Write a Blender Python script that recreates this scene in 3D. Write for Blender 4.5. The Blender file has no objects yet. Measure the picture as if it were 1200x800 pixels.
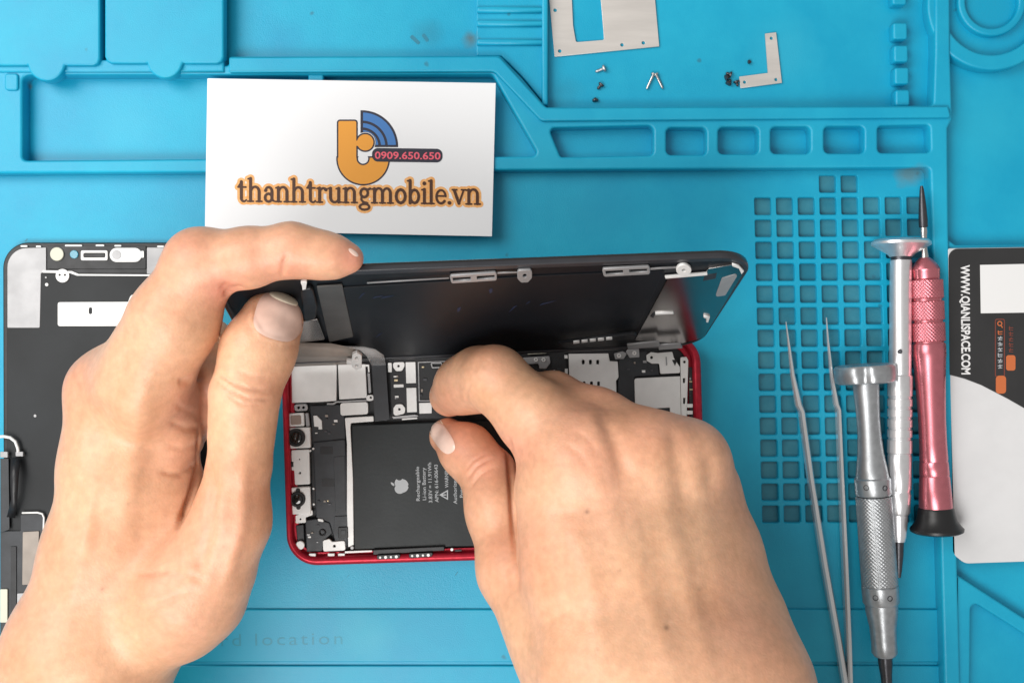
import bpy, bmesh, math, random
import numpy as np
from mathutils import Vector, Matrix
from mathutils.bvhtree import BVHTree
random.seed(7); np.random.seed(7)
S = bpy.context.scene
COL = S.collection
# ------------------------------------------------------------------ camera, world, lamps, exposure
H = 365.0                    # camera height above the mat, mm
K = 0.303                    # mm on the mat per photograph pixel
MM = 0.001
cd = bpy.data.cameras.new('camera'); cam = bpy.data.objects.new('camera', cd); COL.objects.link(cam)
cam.location = (0, 0, H*MM); cam.rotation_euler = (0, 0, 0)
cd.sensor_width = 36.0; cd.lens = 36.0*H/(1200*K); cd.clip_start = 0.01; cd.clip_end = 50
S.camera = cam
w = bpy.data.worlds.new('World'); S.world = w; w.use_nodes = True
bg = w.node_tree.nodes['Background']; bg.inputs[0].default_value = (1.0, 0.97, 0.94, 1); bg.inputs[1].default_value = 0.36
def area(name, loc, target, size, power, color=(1, 1, 1)):
    d = bpy.data.lights.new(name, 'AREA'); d.shape = 'RECTANGLE'; d.size, d.size_y = size; d.energy = power; d.color = color
    o = bpy.data.objects.new(name, d); COL.objects.link(o); o.location = loc
    o.rotation_euler = (Vector(target)-Vector(loc)).to_track_quat('-Z', 'Y').to_euler()
    return o
area('key_lamp', (-0.50, 0.24, 0.60), (0, 0, 0), (0.50, 0.50), 3.9, (1, 0.98, 0.95))
area('front_lamp', (-0.22, -0.37, 0.62), (0, 0, 0), (0.46, 0.36), 3.9, (1.0, 0.985, 0.96))
S.view_settings.view_transform = 'Standard'; S.view_settings.look = 'None'
S.view_settings.exposure = 0.15; S.view_settings.gamma = 1.0; S.view_settings.use_curve_mapping = False

# ------------------------------------------------------------------ helpers
def U(px, py, z):            # photograph pixel seen at height z (mm) -> x, y in mm
    f = K*(H-z)/H
    return ((px-600)*f, (400-py)*f)
def P3(px, py, z):
    x, y = U(px, py, z); return Vector((x, y, z))
def lin(c):
    return tuple(((v/255)/12.92 if v/255 <= 0.04045 else ((v/255+0.055)/1.055)**2.4) for v in c)

def material(name, col, rough=0.5, metal=0.0, noise=0.0, nscale=300, bump=0.0, bscale=2000, spec=0.5, col2=None, trans=0, alpha=1, coat=0, stretch=None, sss=0):
    m = bpy.data.materials.new(name); m.use_nodes = True
    nt = m.node_tree; b = nt.nodes['Principled BSDF']; L = nt.links.new
    b.inputs['Base Color'].default_value = (*col, 1); b.inputs['Roughness'].default_value = rough
    b.inputs['Metallic'].default_value = metal; b.inputs['Specular IOR Level'].default_value = spec
    b.inputs['Transmission Weight'].default_value = trans; b.inputs['Alpha'].default_value = alpha
    b.inputs['Coat Weight'].default_value = coat
    tc = nt.nodes.new('ShaderNodeTexCoord'); src = tc.outputs['Object']
    if stretch:
        mp = nt.nodes.new('ShaderNodeMapping'); mp.inputs['Scale'].default_value = stretch; L(src, mp.inputs[0]); src = mp.outputs[0]
    if noise:
        n = nt.nodes.new('ShaderNodeTexNoise'); n.inputs['Scale'].default_value = nscale; n.inputs['Detail'].default_value = 5
        L(src, n.inputs['Vector'])
        r = nt.nodes.new('ShaderNodeValToRGB')
        c2 = col2 or tuple(c*(1-noise) for c in col)
        r.color_ramp.elements[0].position = 0.35; r.color_ramp.elements[1].position = 0.68
        r.color_ramp.elements[0].color = (*c2, 1); r.color_ramp.elements[1].color = (*col, 1)
        L(n.outputs[0], r.inputs[0]); L(r.outputs[0], b.inputs['Base Color'])
        mr = nt.nodes.new('ShaderNodeMapRange'); mr.inputs[3].default_value = min(1, rough*1.25); mr.inputs[4].default_value = rough*0.8
        L(n.outputs[0], mr.inputs[0]); L(mr.outputs[0], b.inputs['Roughness'])
    if bump:
        n2 = nt.nodes.new('ShaderNodeTexNoise'); n2.inputs['Scale'].default_value = bscale; n2.inputs['Detail'].default_value = 3
        L(src, n2.inputs['Vector'])
        bp = nt.nodes.new('ShaderNodeBump'); bp.inputs['Strength'].default_value = bump; bp.inputs['Distance'].default_value = 0.0002
        L(n2.outputs[0], bp.inputs['Height']); L(bp.outputs[0], b.inputs['Normal'])
    return m

MAT_PATCHES = [(552, 44, 16, (0.10, 0.13, 0.12), 0.8), (1066, 203, 22, (0.16, 0.20, 0.18), 0.6), (34, 102, 8, (0.16, 0.16, 0.13), 0.6), (1068, 28, 26, (0.004, 0.25, 0.42), 0.5), (380, 690, 30, (0.01, 0.28, 0.44), 0.4),
          (1150, 150, 60, (0.02, 0.42, 0.60), 0.5), (700, 240, 70, (0.01, 0.30, 0.50), 0.35), (500, 40, 24, (0.01, 0.22, 0.34), 0.5), (150, 150, 50, (0.03, 0.43, 0.62), 0.5), (920, 60, 50, (0.03, 0.42, 0.60), 0.5), (660, 110, 26, (0.02, 0.26, 0.38), 0.35), (1150, 320, 40, (0.01, 0.27, 0.42), 0.4), (430, 745, 40, (0.05, 0.45, 0.62), 0.5),
          (60, 40, 34, (0.03, 0.43, 0.62), 0.5), (200, 30, 20, (0.01, 0.29, 0.46), 0.5), (330, 40, 30, (0.006, 0.28, 0.48), 0.5), (820, 590, 60, (0.01, 0.30, 0.48), 0.4)]
def mat_material(name, base, dirt):
    m = material(name, base, 0.38, bump=0.4, bscale=2600, spec=0.45)
    nt = m.node_tree; b = nt.nodes['Principled BSDF']; L = nt.links.new
    tc = nt.nodes.new('ShaderNodeTexCoord')
    n1 = nt.nodes.new('ShaderNodeTexNoise'); n1.inputs['Scale'].default_value = 22; n1.inputs['Detail'].default_value = 6; n1.inputs['Roughness'].default_value = 0.65
    L(tc.outputs['Object'], n1.inputs['Vector'])
    r1 = nt.nodes.new('ShaderNodeValToRGB'); r1.color_ramp.elements[0].position = 0.38; r1.color_ramp.elements[1].position = 0.66
    r1.color_ramp.elements[0].color = (*base, 1); r1.color_ramp.elements[1].color = (*dirt, 1)
    L(n1.outputs[0], r1.inputs[0])
    # small dark specks and scuffs
    v = nt.nodes.new('ShaderNodeTexVoronoi'); v.inputs['Scale'].default_value = 75; v.inputs['Randomness'].default_value = 1
    L(tc.outputs['Object'], v.inputs['Vector'])
    n3 = nt.nodes.new('ShaderNodeTexNoise'); n3.inputs['Scale'].default_value = 600; L(tc.outputs['Object'], n3.inputs['Vector'])
    ad = nt.nodes.new('ShaderNodeMath'); ad.operation = 'MULTIPLY_ADD'; ad.inputs[1].default_value = 0.10
    L(n3.outputs[0], ad.inputs[0]); L(v.outputs['Distance'], ad.inputs[2])
    r2 = nt.nodes.new('ShaderNodeMapRange'); r2.inputs[1].default_value = 0.085; r2.inputs[2].default_value = 0.125; r2.inputs[3].default_value = 0.55; r2.inputs[4].default_value = 0.0
    L(ad.outputs[0], r2.inputs[0])
    sel = nt.nodes.new('ShaderNodeMath'); sel.operation = 'GREATER_THAN'; sel.inputs[1].default_value = 0.66
    sp = nt.nodes.new('ShaderNodeSeparateColor'); L(v.outputs['Color'], sp.inputs[0]); L(sp.outputs[0], sel.inputs[0])
    mu = nt.nodes.new('ShaderNodeMath'); mu.operation = 'MULTIPLY'; L(r2.outputs[0], mu.inputs[0]); L(sel.outputs[0], mu.inputs[1])
    mx = nt.nodes.new('ShaderNodeMixRGB'); mx.inputs[2].default_value = (0.03, 0.12, 0.17, 1)
    L(mu.outputs[0], mx.inputs[0]); L(r1.outputs[0], mx.inputs[1]); last = mx.outputs[0]
    # brown and grey stains, plus paler and darker blue patches, with noisy edges
    n5 = nt.nodes.new('ShaderNodeTexNoise'); n5.inputs['Scale'].default_value = 90; n5.inputs['Detail'].default_value = 4; L(tc.outputs['Object'], n5.inputs['Vector'])
    for (sx, sy, sr, scol, sf) in MAT_PATCHES:
        ds = nt.nodes.new('ShaderNodeVectorMath'); ds.operation = 'DISTANCE'
        x, y = U(sx, sy, 0); ds.inputs[1].default_value = (x*MM, y*MM, 0.006); L(tc.outputs['Object'], ds.inputs[0])
        a_ = nt.nodes.new('ShaderNodeMath'); a_.operation = 'MULTIPLY_ADD'; a_.inputs[1].default_value = 0.012; L(n5.outputs[0], a_.inputs[0]); L(ds.outputs['Value'], a_.inputs[2])
        q_ = nt.nodes.new('ShaderNodeMapRange'); R0 = sr*K*MM; q_.inputs[1].default_value = 0.0055+R0*0.25; q_.inputs[2].default_value = 0.0055+R0; q_.inputs[3].default_value = sf; q_.inputs[4].default_value = 0
        L(a_.outputs[0], q_.inputs[0])
        mm_ = nt.nodes.new('ShaderNodeMixRGB'); mm_.inputs[2].default_value = (*scol, 1); L(q_.outputs[0], mm_.inputs[0]); L(last, mm_.inputs[1]); last = mm_.outputs[0]
    L(last, b.inputs['Base Color'])
    mr = nt.nodes.new('ShaderNodeMapRange'); mr.inputs[3].default_value = 0.30; mr.inputs[4].default_value = 0.50
    L(n1.outputs[0], mr.inputs[0]); L(mr.outputs[0], b.inputs['Roughness'])
    return m

def link(name, me, mat, parent=None):
    o = bpy.data.objects.new(name, me); COL.objects.link(o)
    if mat is not None and len(me.materials) == 0: me.materials.append(mat)
    if parent is not None:
        r = parent
        while r.parent: r = r.parent
        me.transform(Matrix.Translation(-r.location)); o.parent = parent
    return o
def tag(o, label=None, cat=None, group=None, kind=None):
    if label: o['label'] = label
    if cat: o['category'] = cat
    if group: o['group'] = group
    if kind: o['kind'] = kind
    return o
def thing(name, label, cat, px, py, z=0, group=None):
    o = bpy.data.objects.new(name, None); COL.objects.link(o); o.empty_display_size = 0.01
    x, y = U(px, py, z); o.location = (x*MM, y*MM, z*MM)
    return tag(o, label, cat, group)
def smooth(me, on=True):
    me.polygons.foreach_set('use_smooth', [on]*len(me.polygons)); return me

def fillet(pts, r, n=5):
    """round the corners of a 2-D polygon; r one number or one per corner"""
    out = []; N = len(pts)
    rs = r if isinstance(r, (list, tuple)) else [r]*N
    for i in range(N):
        p = Vector(pts[i]); a = Vector(pts[i-1]); b = Vector(pts[(i+1) % N]); rr = rs[i]
        da = (a-p); db = (b-p); la, lb = da.length, db.length
        if rr <= 0 or la < 1e-6 or lb < 1e-6: out.append(tuple(p)); continue
        da /= la; db /= lb
        ang = da.angle(db)
        if ang > 3.1: out.append(tuple(p)); continue
        t = min(rr/math.tan(ang/2), la*0.49, lb*0.49)
        rr = t*math.tan(ang/2)
        c = p+(da+db).normalized()*(rr/math.sin(ang/2))
        p0 = p+da*t; p1 = p+db*t
        v0 = p0-c; v1 = p1-c
        tot = v0.angle_signed(v1) if v0.length > 1e-9 else 0
        for k in range(n+1):
            q = v0.copy(); q.rotate(Matrix.Rotation(-tot*k/n, 2)); out.append(tuple(c+q))
    return out
def rect(x0, y0, x1, y1): return [(x0, y0), (x1, y0), (x1, y1), (x0, y1)]
def circ(cx, cy, r, n=28, ry=None): return [(cx+r*math.cos(2*math.pi*i/n), cy+(ry or r)*math.sin(2*math.pi*i/n)) for i in range(n)]

def prism2d(outer, t0, t1, bevel=0.0, holes=(), M=None):
    """outline (mm, 2-D) raised from t0 to t1, bevelled edge, holes go right through"""
    cu = bpy.data.curves.new('tmp', 'CURVE'); cu.dimensions = '2D'; cu.fill_mode = 'BOTH'
    for ring in [outer]+list(holes):
        sp = cu.splines.new('POLY'); sp.points.add(len(ring)-1); sp.use_cyclic_u = True
        co = []
        for p in ring: co += [p[0], p[1], 0, 1]
        sp.points.foreach_set('co', co)
    bevel = min(bevel, (t1-t0)*0.45)
    cu.extrude = (t1-t0)/2-bevel; cu.bevel_depth = bevel; cu.offset = -bevel; cu.bevel_resolution = 2
    ob = bpy.data.objects.new('tmp', cu)
    me = bpy.data.meshes.new_from_object(ob)
    bpy.data.objects.remove(ob); bpy.data.curves.remove(cu)
    bm = bmesh.new(); bm.from_mesh(me); bmesh.ops.remove_doubles(bm, verts=bm.verts, dist=1e-5); bm.to_mesh(me); bm.free()
    me.transform(Matrix.Translation((0, 0, (t0+t1)/2)))
    if M is not None: me.transform(M)
    me.transform(Matrix.Scale(MM, 4))
    return me
def slab(name, pts, z1, th, mat, parent, bevel=0.25, r=0.0, holes=(), n=5):
    """horizontal plate whose TOP outline is given in photograph pixels at height z1"""
    f = lambda ring: [U(x, y, z1) for x, y in ring]
    o = fillet(pts, r, n) if r else pts
    me = prism2d(f(o), z1-th, z1, bevel, [f(h) for h in holes])
    return link(name, me, mat, parent)

def fill2d(fn, x0, y0, x1, y1, step, z, mapper=None):
    """flat print: fill of the region fn<0 (fn over photograph pixels), laid at height z"""
    nx = int((x1-x0)/step)+2; ny = int((y1-y0)/step)+2
    xs = x0+np.arange(nx)*step; ys = y0+np.arange(ny)*step
    X, Y = np.meshgrid(xs, ys, indexing='ij'); F = fn(X, Y)
    V = {}; verts = []; faces = []
    mapper = mapper or (lambda px, py: (*U(px, py, z), z))
    def vid(key, px, py):
        if key not in V:
            V[key] = len(verts); a = mapper(px, py); verts.append((a[0]*MM, a[1]*MM, a[2]*MM))
        return V[key]
    ins = F < 0
    cnt = ins[:-1, :-1].astype(int)+ins[1:, :-1]+ins[1:, 1:]+ins[:-1, 1:]
    for i, j in np.argwhere(cnt > 0):
        c = [(i, j), (i+1, j), (i+1, j+1), (i, j+1)]
        poly = []
        for a in range(4):
            p, q = c[a], c[(a+1) % 4]
            fp, fq = F[p], F[q]
            if fp < 0: poly.append(vid(p, xs[p[0]], ys[p[1]]))
            if (fp < 0) != (fq < 0):
                t = fp/(fp-fq)
                poly.append(vid((min(p, q), max(p, q)), xs[p[0]]+t*(xs[q[0]]-xs[p[0]]), ys[p[1]]+t*(ys[q[1]]-ys[p[1]])))
        if len(set(poly)) >= 3: faces.append(list(dict.fromkeys(poly))[::-1])
    me = bpy.data.meshes.new('print'); me.from_pydata(verts, [], faces); me.update()
    return me
def seg(X, Y, x0, y0, x1, y1, r0, r1=None):
    r1 = r0 if r1 is None else r1
    dx, dy = x1-x0, y1-y0; L2 = dx*dx+dy*dy+1e-9
    t = np.clip(((X-x0)*dx+(Y-y0)*dy)/L2, 0, 1)
    return np.hypot(X-x0-t*dx, Y-y0-t*dy)-(r0+(r1-r0)*t)
def boxd(X, Y, x0, y0, x1, y1, r=0):
    qx = np.abs(X-(x0+x1)/2)-(x1-x0)/2+r; qy = np.abs(Y-(y0+y1)/2)-(y1-y0)/2+r
    return np.hypot(np.maximum(qx, 0), np.maximum(qy, 0))+np.minimum(np.maximum(qx, qy), 0)-r

def text(name, s, px, py, hpx, rot, z, mat, parent, align='LEFT', bold=0.0, depth=0.04, width=None, kind='stuff', space=1.0):
    """raised flat lettering; hpx = cap height in pixels, rot in degrees counter-clockwise in the picture"""
    cu = bpy.data.curves.new('tmp', 'FONT'); cu.body = s; cu.size = 1; cu.align_x = align; cu.offset = bold; cu.extrude = 0.0
    cu.space_character = space; cu.resolution_u = 3
    ob = bpy.data.objects.new('tmp', cu); me = bpy.data.meshes.new_from_object(ob)
    bpy.data.objects.remove(ob); bpy.data.curves.remove(cu)
    sc = hpx/0.73*K*(H-z)/H
    sx = sc
    if width:
        xs = [v.co.x for v in me.vertices]; sx = width*K*(H-z)/H/(max(xs)-min(xs))
    x, y = U(px, py, z)
    me.transform(Matrix.Translation((x, y, z)) @ Matrix.Rotation(math.radians(rot), 4, 'Z') @ Matrix.Diagonal((sx, sc, 1, 1)))
    me.transform(Matrix.Scale(MM, 4))
    return tag(link(name, me, mat, parent), kind=kind)

def lathe(name, prof, A, B, mat, parent, seg_n=40, knurl=None):
    """turned part: prof = [(distance along A->B in mm, radius mm)]"""
    ax = (B-A).normalized(); up = Vector((0, 0, 1)) if abs(ax.z) < 0.9 else Vector((0, 1, 0)); s = ax.cross(up).normalized(); u = s.cross(ax)
    verts = []; faces = []; n = seg_n
    for t, r in prof:
        for i in range(n):
            a = 2*math.pi*i/n; rr = r
            if knurl: rr = r+knurl(t, a)
            verts.append(tuple((A+ax*t+(s*math.cos(a)+u*math.sin(a))*rr)*MM))
    for j in range(len(prof)-1):
        for i in range(n):
            k = (i+1) % n
            faces.append((j*n+i, j*n+k, (j+1)*n+k, (j+1)*n+i))
    faces.append(tuple(range(n))); m = (len(prof)-1)*n; faces.append(tuple(m+i for i in reversed(range(n))))
    me = bpy.data.meshes.new(name); me.from_pydata(verts, [], faces); me.update()
    bm = bmesh.new(); bm.from_mesh(me); bmesh.ops.recalc_face_normals(bm, faces=bm.faces)
    for e in bm.edges: e.smooth = e.calc_face_angle(0) < math.radians(38)
    bm.to_mesh(me); bm.free(); smooth(me)
    return link(name, me, mat, parent)
def tube(name, pts, radii, mat, parent, n=12):
    pts = [Vector(p) for p in pts]; verts = []; faces = []
    radii = radii if isinstance(radii, (list, tuple)) else [radii]*len(pts)
    for i, p in enumerate(pts):
        d = (pts[min(i+1, len(pts)-1)]-pts[max(i-1, 0)]).normalized()
        a = d.cross(Vector((0, 0, 1)))
        if a.length < 1e-3: a = d.cross(Vector((0, 1, 0)))
        a.normalize(); b = a.cross(d)
        for k in range(n):
            t = 2*math.pi*k/n; verts.append(tuple((p+(a*math.cos(t)+b*math.sin(t))*radii[i])*MM))
    for j in range(len(pts)-1):
        for i in range(n): faces.append((j*n+i, j*n+(i+1) % n, (j+1)*n+(i+1) % n, (j+1)*n+i))
    faces.append(tuple(range(n))); m = (len(pts)-1)*n; faces.append(tuple(m+i for i in reversed(range(n))))
    me = bpy.data.meshes.new(name); me.from_pydata(verts, [], faces); me.update()
    bm = bmesh.new(); bm.from_mesh(me); bmesh.ops.recalc_face_normals(bm, faces=bm.faces); bm.to_mesh(me); bm.free()
    return link(name, smooth(me), mat, parent)

# ------------------------------------------------------------------ materials
BLUE = mat_material('blue_silicone', (0.003, 0.335, 0.54), (0.010, 0.40, 0.595))
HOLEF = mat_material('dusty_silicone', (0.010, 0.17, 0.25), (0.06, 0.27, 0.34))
PAPER = material('card_paper', (0.84, 0.85, 0.87), 0.55, bump=0.08, bscale=3000)
P_ORANGE = material('print_orange', lin((233, 158, 52)), 0.55); P_NAVY = material('print_navy', lin((34, 34, 52)), 0.55)
P_HALO = material('print_halo', lin((240, 165, 85)), 0.6, noise=0.25, nscale=900, col2=lin((246, 190, 128)))
P_BROWN = material('print_brown', lin((74, 40, 20)), 0.55); P_BLUE = material('print_blue', lin((62, 120, 186)), 0.55)
P_PINK = material('print_pink', lin((236, 96, 116)), 0.55); P_WHITE = material('print_white', (0.8, 0.8, 0.8), 0.5)
P_GREY = material('print_grey', (0.42, 0.44, 0.46), 0.5)
P_RUST = material('print_rust', lin((196, 106, 60)), 0.5); P_MAROON = material('print_maroon', lin((120, 60, 48)), 0.5)
RED = material('red_aluminium', (0.50, 0.012, 0.035), 0.33, metal=0.45, noise=0.25, nscale=500, bump=0.05)
BLACKP = material('black_plastic', (0.013, 0.014, 0.017), 0.42, noise=0.35, nscale=260, bump=0.08)
BATT = material('battery_wrap', (0.014, 0.018, 0.020), 0.42, noise=0.25, nscale=60, spec=0.35, bump=0.12, bscale=900)
CHAR = material('charcoal_plastic', (0.032, 0.036, 0.043), 0.42, noise=0.35, nscale=180, bump=0.1)
SHEET = material('black_backing_sheet', (0.008, 0.010, 0.014), 0.42, spec=0.35, noise=0.4, nscale=28, bump=0.05)
BEZEL = material('bezel_plastic', (0.035, 0.036, 0.042), 0.30, noise=0.2, nscale=200)
STEEL = material('bright_steel_plate', (0.86, 0.86, 0.85), 0.45, metal=0.12, noise=0.07, nscale=220, bump=0.1)
TIN = material('grey_tin_plate', (0.40, 0.40, 0.41), 0.40, metal=0.35, noise=0.18, nscale=120, bump=0.1)
DARKTIN = material('dark_tin_plate', (0.13, 0.125, 0.12), 0.4, metal=0.4, noise=0.3, nscale=90, bump=0.1)
INK = material('ink', (0.010, 0.018, 0.05), 0.55)
BACK = material('graphite_sheet', (0.012, 0.015, 0.018), 0.45, noise=0.45, nscale=32, bump=0.1, spec=0.35)
TWEEZ = material('tweezer_steel', (0.76, 0.77, 0.78), 0.24, metal=0.7, noise=0.12, nscale=300, stretch=(1, 0.1, 1))
MIRROR = material('polished_steel', (0.54, 0.52, 0.51), 0.20, metal=1.0, noise=0.12, nscale=60)
CHROME = material('satin_chrome', (0.62, 0.61, 0.60), 0.26, metal=1.0, noise=0.15, nscale=400)
ALU = material('bright_aluminium', (0.88, 0.88, 0.90), 0.30, metal=0.85, noise=0.08, nscale=500)
GUN = material('gunmetal', (0.50, 0.52, 0.54), 0.36, metal=0.85, noise=0.2, nscale=500)
DARKM = material('dark_steel', (0.10, 0.10, 0.11), 0.35, metal=0.9, noise=0.2, nscale=600)
ROSE = material('rose_aluminium', (0.70, 0.225, 0.265), 0.28, metal=0.85, noise=0.12, nscale=400)
RUBBER = material('black_rubber', (0.012, 0.012, 0.013), 0.38)
BEIGE = material('beige_flex', (0.36, 0.31, 0.27), 0.5, noise=0.2, nscale=150)
CREAM = material('cream_plastic', (0.60, 0.60, 0.50), 0.45)
TEAL = material('teal_lens', (0.02, 0.25, 0.36), 0.2, coat=0.6)
GLASSB = material('black_glass', (0.004, 0.004, 0.005), 0.16, coat=1.0)
AMBER = material('sensor_glass', (0.30, 0.22, 0.18), 0.15, coat=0.7)
FILM = material('clear_film', (0.8, 0.8, 0.8), 0.15, trans=0.0, alpha=0.28)
GREYP = material('pale_grey_plastic', (0.70, 0.70, 0.71), 0.5, noise=0.06, nscale=90, bump=0.1)
CARDB = material('printed_charcoal', (0.030, 0.030, 0.031), 0.42, noise=0.2, nscale=90)
COPPER = material('gold_contact', (0.75, 0.62, 0.40), 0.35, metal=0.9)

PLATE = material('brushed_plate', (0.78, 0.74, 0.70), 0.36, metal=0.45, noise=0.16, nscale=260, bump=0.15, stretch=(0.12, 1, 1))
# ------------------------------------------------------------------ the bench and the blue repair mat
bm = bmesh.new(); bmesh.ops.create_grid(bm, x_segments=4, y_segments=4, size=1.0)
me = bpy.data.meshes.new('workbench'); bm.to_mesh(me); bm.free(); me.transform(Matrix.Translation((0, 0, -0.0065)))
tag(link('workbench', me, material('bench_laminate', (0.35, 0.33, 0.30), 0.5, noise=0.2, nscale=40)), kind='structure')

mat = thing('repair_mat', 'blue silicone repair mat with moulded trays, ridges and a grid of square holes', 'mat', 600, 400, -6)
BX0, BY0, BX1, BY1 = -240, -170, 1420, 1010
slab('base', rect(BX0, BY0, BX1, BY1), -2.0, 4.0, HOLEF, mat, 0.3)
holes = []
for r in range(-1, 15):
    for c in range(8):
        if r == -1 and c not in (3, 4): continue
        x = 884.2+25.5*c+0.64*r; y = 231.8+25.75*r-0.15*c
        holes.append(fillet([(x, y), (x+19.6, y), (x+20.1, y+20), (x+0.5, y+20)], 2.2, 3))
def pierced_sheet(name, outer, holes, th, cham, m, parent):
    """flat sheet with chamfered through-holes, triangulated exactly"""
    from mathutils.geometry import delaunay_2d_cdt
    pts = []; edges = []
    def grow(ring, g):
        c = (sum(p[0] for p in ring)/len(ring), sum(p[1] for p in ring)/len(ring)); r = max(math.hypot(p[0]-c[0], p[1]-c[1]) for p in ring)
        return [(c[0]+(p[0]-c[0])*(1+g/r), c[1]+(p[1]-c[1])*(1+g/r)) for p in ring]
    rings = [[U(x, y, 0) for x, y in outer]]+[grow([U(x, y, 0) for x, y in h], cham) for h in holes]
    hol = [[U(x, y, 0) for x, y in h] for h in holes]
    for r in rings:
        b = len(pts); pts += [Vector(p) for p in r]; edges += [(b+i, b+(i+1) % len(r)) for i in range(len(r))]
    vo, eo, fo, vi, ei, fi = delaunay_2d_cdt(pts, edges, [], 0, 1e-6)
    cen = [(np.mean([p[0] for p in h]), np.mean([p[1] for p in h])) for h in hol]; ca = np.array(cen); rad = np.array([max(abs(p[0]-c[0])for p in h)+cham*0.7 for h, c in zip(hol, cen)])
    verts = [(v.x, v.y, 0.0) for v in vo]; faces = []
    for f in fo:
        c = np.mean([[vo[i].x, vo[i].y] for i in f], 0)
        if np.any(np.all(np.abs(ca-c) < rad[:, None], 1)): continue
        faces.append(tuple(f))
    for top, h in zip(rings[1:], hol):
        n = len(h); b = len(verts)
        verts += [(p[0], p[1], 0.0) for p in top]+[(p[0], p[1], -cham) for p in h]+[(p[0], p[1], -th) for p in h]
        for i in range(n):
            j = (i+1) % n
            faces.append((b+i, b+j, b+n+j, b+n+i)); faces.append((b+n+i, b+n+j, b+2*n+j, b+2*n+i))
    me = bpy.data.meshes.new(name); me.from_pydata([tuple(c*MM for c in v) for v in verts], [], faces); me.update()
    bm = bmesh.new(); bm.from_mesh(me); bmesh.ops.remove_doubles(bm, verts=bm.verts, dist=1e-7); bmesh.ops.recalc_face_normals(bm, faces=bm.faces); bm.to_mesh(me); bm.free()
    if sum(p.normal.z*p.area for p in me.polygons) < 0: me.flip_normals()
    return link(name, me, m, parent)
pierced_sheet('work_surface', rect(BX0, BY0, BX1, BY1), holes, 2.1, 0.35, BLUE, mat)
ZR = 6.0
pockets = [
    fillet([(26, 88), (577, 87), (632, 183), (26, 188)], [8, 6, 5, 5]),
    fillet([(643, 150), (766, 147), (766, 182), (657, 184)], [5, 7, 6, 4]),
    fillet(rect(781, 149.5, 828, 181.5), 6), fillet(rect(842, 149, 889, 180.5), 6), fillet(rect(903.5, 148.5, 950, 180), 6),
    fillet(rect(966, 148, 1013, 179.5), 6), fillet([(1029, 147.5), (1090, 146), (1091, 178.5), (1029, 179)], 5)]
rim_out = [(BX0, 77), (268, 76.5), (268, 66), (586, 65), (612, 92), (640, 125.5), (1094, 123.5), (1096, 60), (1096.5, BY0), (1113, BY0), (1114, 60), (1116.5, 139), (1111, 150),
           (1112, 270), (1118, 500), (1131, BY1), (1113, BY1), (1099, 500), (1090.5, 196), (600, 199.5), (BX0, 204.5)]
slab('rim', rim_out, ZR, 7.2, BLUE, mat, 0.9, r=[0, 3, 3, 8, 8, 6, 5, 1, 0, 0, 2, 5, 4, 2, 2, 0, 0, 2, 6, 2, 0], holes=pockets)
# the ridge along the back, standing proud of the rim
slab('ridge', [(268, 67), (585, 66), (640, 126.5), (1112, 124.5), (1115, 138), (634, 142), (579, 84), (268, 85)], ZR+1.6, 3.0, BLUE, mat, 0.7, r=[2, 10, 10, 2, 3, 10, 10, 2])
slab('back_ledge', rect(BX0, 70, 262, 84.5), ZR+1.0, 7.0, BLUE, mat, 0.7)
# lids with finger tabs
def lid(x0, x1, y1, tx, tr):
    pts = [(x0, BY0), (x1, BY0), (x1, y1-8), (x1-2.5, y1-2.5), (x1-8, y1), (tx+tr+3, y1)]
    pts += [(tx+tr*math.cos(a), y1-4+tr*math.sin(a)) for a in np.linspace(0.15, math.pi-0.15, 18)]
    pts += [(tx-tr-3, y1), (x0+8, y1), (x0+2.5, y1-2.5), (x0, y1-8)]
    slab('tray_lid', pts, ZR+2.6, 5.0, BLUE, mat, 0.7)
lid(-40, 117, 77, 54, 22); lid(122.5, 262, 74.5, 193, 21)
# left stub
slab('stub', fillet(rect(5, 86, 21, 106), 4), ZR+0.9, 3, BLUE, mat, 0.6)
slab('stub', fillet(rect(361, 80, 379, 120), 3), ZR-1.2, 5, BLUE, mat, 0.6)
# ribbed pad
slab('ribbed_pad', [(558, BY0), (637, BY0), (638.5, 122), (612, 90), (588, 66), (558, 66)], 2.6, 3.0, BLUE, mat, 0.5, r=2)
for y in (-8, 11, 27, 49):
    slab('rib', rect(559, y-3.4, 637, y+3.4), 4.4, 3.0, BLUE, mat, 0.9)
slab('pad_wall', rect(635, BY0, 642, 123), 4.6, 5, BLUE, mat, 0.8)
# blocks at the right of the parts tray
for i, y in enumerate((-4, 20.5+16, 63, 89, 115)):
    slab('block', fillet(rect(1046+i*0.9, y-10, 1063+i*0.9, y+9.5), 3), 4.6, 5, BLUE, mat, 0.8)
# round magnet well, top right
def ring(name, cx, cy, r1, r0, z, th):
    slab(name, circ(cx, cy, r1, 64), z, th, BLUE, mat, 0.9, holes=[circ(cx, cy, r0, 64)])
ring('round_well', 1163, 6, 76, 58, 5.2, 5.4); ring('inner_ring', 1163, 2, 40, 31, 4.0, 4.2)
slab('well_floor', circ(1163, 4, 62, 48), 1.2, 2, BLUE, mat, 0.2)
slab('cross_rib', [(1108, 278), (1120, 287), (BX1, 284), (BX1, 310), (1112, 312)], 4.4, 4.6, BLUE, mat, 0.8, r=5)
slab('diagonal_rib', [(1120, 672), (1210, 730), (1260, 762), (1260, 776), (1200, 742), (1138, 703), (1135, BY1), (1118, BY1)], 4.2, 4.4, BLUE, mat, 0.8, r=[2, 0, 0, 0, 0, 6, 0, 0])
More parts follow.
